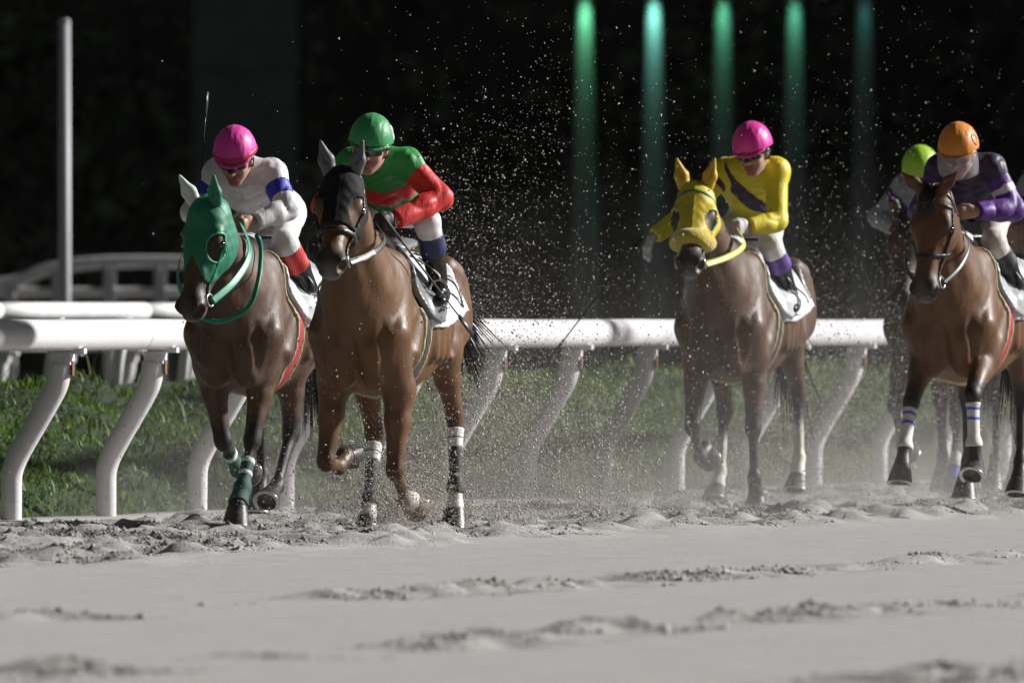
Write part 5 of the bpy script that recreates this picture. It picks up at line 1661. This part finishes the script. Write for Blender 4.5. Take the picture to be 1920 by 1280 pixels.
SO = saddlery(H4, FELT, CREAM, CLOTHW, GIRTHR, CREAM, CLOTHG, CLOTHG, number=[('ell',.09,.15,.075,.11,.016),('bar',-.08,.04,-.08,.27,.016)])
for k in ('LF','RF'):
    bandage(H4['pr'], H4['legs'][k], k, .16, 1.04, .008, WHITEB, 'bandage', H4['root'])
    bandage(H4['pr'], H4['legs'][k], k, .24, .32, .0105, BLUEB, 'bandage_tape', H4['root'])
    bandage(H4['pr'], H4['legs'][k], k, .44, .52, .0105, BLUEB, 'bandage_tape', H4['root'])
R4 = dict(kny=.18, head=(.44,.03,2.09), look=(22,2,0), jersey=DPURP, breeches=BREECH2, boots=BOOT, boot_tops=BLACKTOP, cap=ORANGE, goggles=True, visor=True,
          elbow={1: (.24,.31,1.77), -1: (.26,-.24,1.76)}, wrist={1: (.47,.13,1.76), -1: (.48,-.12,1.72)}, hdir={1: (.6,-.75,-.15), -1: (.8,.4,-.1)},
          cap_num=[('ell',.02,.085,.020,.026,.005)], cap_num_mat=M_BLACK,
          bands=[('sleeve',1,PURP), ('sleeve',-1,PURP), ('arm',1,.42,.66,W_SILK)])
J4 = build_rider(H4, R4, 'rider in orange cap and purple jersey with white armband')
stirrups(H4, SO, {s: J4['legs'][s][3] + vec(-.03,0,-.01) for s in (1,-1)}, M_BLACK, M_STEEL)
mane_tail(H4, HAIR, forelock=True)

# --- two more runners in the dust behind
P5 = dict(coat=(.06,.032,.02), points=PTS, coat_mat=coatmat('dark_brown_coat', .6, .5, .08), poll=(1.10,0,1.80), pitch=68, yaw=0, bob=0.0,
          LF=dict(a=(10,10,30), h=.2, kcol=PTS), RF=dict(a=(40,-40,-90), h=-1.0, kcol=PTS),
          LH=dict(a=(-28,6,30), h=.3, kcol=PTS), RH=dict(a=(-30,-10,20), h=.0, kcol=PTS), seed=5, h=.018)
H5 = build_horse(P5, ground_pt(1733, 106.5), 'dark dusty racehorse half hidden behind the bay with white bandages')
bridle(H5, M_DARKBROWN, off=.012)
reins(H5, {1: (.60,.10,1.66), -1: (.58,-.10,1.66)}, M_BLACK, w=.010, sag=.03)
SO = saddlery(H5, FELT, None, CLOTHW, GIRTHB, CREAM, SADB, SADB)
bandage(H5['pr'], H5['legs']['LF'], 'LF', .70, 1.06, .008, WHITEB, 'bandage', H5['root'])
bandage(H5['pr'], H5['legs']['LF'], 'LF', .0, .9, .008, BLUEB, 'bandage', H5['root'], 'F', 'C')
R5 = dict(head=(.42,-.06,2.05), look=(30,0,6), jersey=GREY_S, breeches=BREECH, boots=BOOT, boot_tops=BLACKTOP, cap=LIME, h=.0125, dz=-.03,
          elbow={1: (.26,.40,1.78), -1: (.26,-.38,1.78)}, wrist={1: (.48,.16,1.68), -1: (.48,-.16,1.68)}, bands=[('arm',1,.0,.45,NAVY), ('arm',-1,.0,.45,NAVY)])
J5 = build_rider(H5, R5, 'rider in lime green cap half hidden behind the orange capped rider')
stirrups(H5, SO, {s: J5['legs'][s][3] + vec(-.03,0,-.01) for s in (1,-1)}, M_BLACK, M_STEEL)
mane_tail(H5, HAIR)

P6 = dict(coat=(.13,.075,.045), points=PTS, coat_mat=coatmat('pale_brown_coat', .6, .4, .08), poll=(1.12,0,1.88), pitch=66, yaw=0, bob=0.0,
          LF=dict(a=(20,-60,-90), h=-1.0, kcol=PTS), RF=dict(a=(10,10,30), h=.2, kcol=PTS),
          LH=dict(a=(-28,6,30), h=.3, kcol=PTS), RH=dict(a=(-30,-10,20), h=.0, kcol=PTS), seed=6, h=.022)
H6 = build_horse(P6, ground_pt(1948, 108.0), 'pale brown racehorse cut off by the right edge behind the purple rider')
bridle(H6, M_BLACK, off=.014, nose_w=.018)
reins(H6, {1: (.60,.10,1.70), -1: (.58,-.10,1.70)}, M_BLACK, w=.010, sag=.03)
SO = saddlery(H6, FELT, None, CLOTHW, GIRTHB, CREAM, SADB, SADB)
R6 = dict(head=(.40,.02,2.08), look=(30,0,0), jersey=GREY_S, breeches=BREECH, boots=BOOT, boot_tops=BLACKTOP, cap=RED_S, h=.018, dz=-.02,
          elbow={1: (.26,.40,1.78), -1: (.26,-.38,1.78)}, wrist={1: (.48,.16,1.70), -1: (.48,-.16,1.70)}, bands=[])
J6 = build_rider(H6, R6, 'dim rider at the right picture edge behind the purple sleeved rider')
mane_tail(H6, HAIR)

# ------------------------------------------------------------------ sand thrown up by the hooves
def grains(name, label, C, r, seed, mat, quads=False):
    rng = np.random.default_rng(seed)
    N = len(C)
    octa = np.array([(1,0,0),(-.5,.87,0),(-.5,-.87,0),(0,0,1.1),(0,0,-1.1)]); of = np.array([(0,1,3),(1,2,3),(2,0,3),(1,0,4),(2,1,4),(0,2,4)])
    tet = np.array([(1,0,-.5),(-.5,.87,-.5),(-.5,-.87,-.5),(0,0,1.0)]); tf = np.array([(0,1,3),(1,2,3),(2,0,3),(1,0,2)])
    b, f = (octa, of) if quads else (tet, tf)
    k = len(b)
    q = rng.normal(size=(N,4)); q /= np.linalg.norm(q,axis=1)[:,None]
    w,x,y,z = q.T
    R = np.stack([1-2*(y*y+z*z),2*(x*y-w*z),2*(x*z+w*y),2*(x*y+w*z),1-2*(x*x+z*z),2*(y*z-w*x),2*(x*z-w*y),2*(y*z+w*x),1-2*(x*x+y*y)],-1).reshape(N,3,3)
    V = np.einsum('nij,kj->nki', R, b)*(r[:,None,None]*rng.uniform(.7,1.3,(N,k,1))) + C[:,None,:]
    Fc = (f[None] + (np.arange(N)*k)[:,None,None]).reshape(-1,3)
    me = mesh_np(name, V.reshape(-1,3), Fc)
    return tag(link(name, me, mat), label, 'sand', 'sand flung up behind the hooves', kind='stuff')
M_GRAIN = nmat('flying_sand', (.46,.42,.38), rough=.9, var=.25, scale=4, spec=.2)

def plume(H, n, seed, back=(.6,6.5), lat=.45, hs=.5, hmax=3.0, ncl=90):
    """points in world space behind a horse: bursts flung from the hooves plus a thin scatter between them"""
    rng = np.random.default_rng(seed)
    def cloud(m):
        t = rng.beta(1.2, 1.9, m)
        x = -(back[0] + t*(back[1]-back[0])) + .6
        y = rng.normal(0, lat, m)*(.5 + .6*t)
        z = rng.exponential(hs, m)*(.50 + .70*t)
        return np.stack([x,y,z],-1)
    cl = cloud(ncl); w = rng.exponential(1.0, ncl)*np.exp(-cl[:,2]/1.6); w /= w.sum()
    k = rng.choice(ncl, int(n*.72), p=w)
    sz = rng.uniform(.06,.26,ncl)*(1 + .5*cl[:,2])
    dirn = np.stack([-np.ones(ncl)*.8, rng.normal(0,.3,ncl), rng.uniform(-.2,1.2,ncl)],-1); dirn /= np.linalg.norm(dirn,axis=1)[:,None]
    P = cl[k] + rng.normal(size=(len(k),3))*sz[k][:,None] + dirn[k]*(rng.normal(size=len(k))*sz[k]*1.9)[:,None]
    P = np.concatenate([P, cloud(n - len(k))])
    P = P[(P[:,2] > .0) & (P[:,2] < hmax)]
    a = H['ang']; c, s = math.cos(a), math.sin(a)
    o = H['root'].location
    return np.stack([o.x + P[:,0]*c - P[:,1]*s, o.y + P[:,0]*s + P[:,1]*c, P[:,2] + .01], -1)

SPEC = [(H1, 'fine sand hanging in the air behind the green hooded horse', 8000, 101, dict(hs=.42, back=(.0,5.0))),
        (H2, 'spray of pale sand rising behind the black hooded horse', 72000, 102, dict(hs=.62, back=(.1,7.0), lat=.5, hmax=3.2)),
        (H3, 'spray of pale sand rising behind the yellow hooded horse', 38000, 103, dict(hs=.85, back=(.8,6.5), lat=.5, hmax=3.4)),
        (H4, 'spray of sand at the hind hooves of the bay with white bandages', 9000, 104, dict(hs=.35, back=(.9,4.5), lat=.4))]
for H, lab, n, sd, kw in SPEC:
    C = plume(H, n, sd, **kw)
    rng = np.random.default_rng(sd+7)
    r = np.exp(rng.normal(math.log(.0025), .56, len(C))).clip(.0009, .0095)
    grains('sand_spray', lab, C, r, sd, M_GRAIN, quads=False)

# fine dust hanging over the churned lane, thick at the ground and thinning upwards
def dust_material():
    m = bpy.data.materials.new('hanging_dust'); m.use_nodes = True
    nt = m.node_tree; N = nt.nodes; L = nt.links
    N.remove(N['Principled BSDF'])
    pv = N.new('ShaderNodeVolumePrincipled'); pv.inputs['Color'].default_value = (.80,.77,.74,1); pv.inputs['Anisotropy'].default_value = .1
    tc = N.new('ShaderNodeTexCoord'); sx = N.new('ShaderNodeSeparateXYZ'); L.new(tc.outputs['Object'], sx.inputs[0])
    def mth(op, a, b=None):
        n = N.new('ShaderNodeMath'); n.operation = op
        for i, q in enumerate((a, b)):
            if q is None: continue
            if isinstance(q, (int, float)): n.inputs[i].default_value = q
            else: L.new(q, n.inputs[i])
        return n.outputs[0]
    def rng_(v, a, b, c=0.0, d=1.0):
        n = N.new('ShaderNodeMapRange'); n.interpolation_type = 'SMOOTHSTEP'
        for i, q in zip((1,2,3,4), (a,b,c,d)): n.inputs[i].default_value = q
        L.new(v, n.inputs[0]); return n.outputs[0]
    z = sx.outputs['Z']
    low = mth('MULTIPLY', mth('EXPONENT', mth('MULTIPLY', z, -1/.17)), .085)
    high = mth('MULTIPLY', mth('EXPONENT', mth('MULTIPLY', z, -1/.60)), .036)
    base = mth('ADD', low, high)
    no = N.new('ShaderNodeTexNoise'); no.inputs['Scale'].default_value = .9; no.inputs['Detail'].default_value = 3
    L.new(tc.outputs['Object'], no.inputs['Vector'])
    d = mth('MULTIPLY', base, rng_(no.outputs['Fac'], .36, .66, .15, 1.9))
    d = mth('MULTIPLY', d, rng_(sx.outputs['X'], -3.2, 1.5))
    d = mth('MULTIPLY', d, rng_(sx.outputs['X'], 29, 20))
    d = mth('MULTIPLY', d, rng_(sx.outputs['Y'], .30, -.6))
    d = mth('MULTIPLY', d, rng_(sx.outputs['Y'], -5.0, -3.9))
    d = mth('MULTIPLY', d, rng_(z, 2.3, 1.2))
    L.new(d, pv.inputs['Density']); L.new(pv.outputs[0], N['Material Output'].inputs['Volume'])
    return m
mb = MB(); mb.box((-4.5,-5.1,-.04), (30,.35,2.35))
dc = mb.build('dust_haze', dust_material(), smooth=False)
dc.location = W(0,0,0); dc.rotation_euler = (0,0,RAIL_ANG)
tag(dc, 'pale dust hanging over the churned sand between the horses', 'dust', kind='stuff')
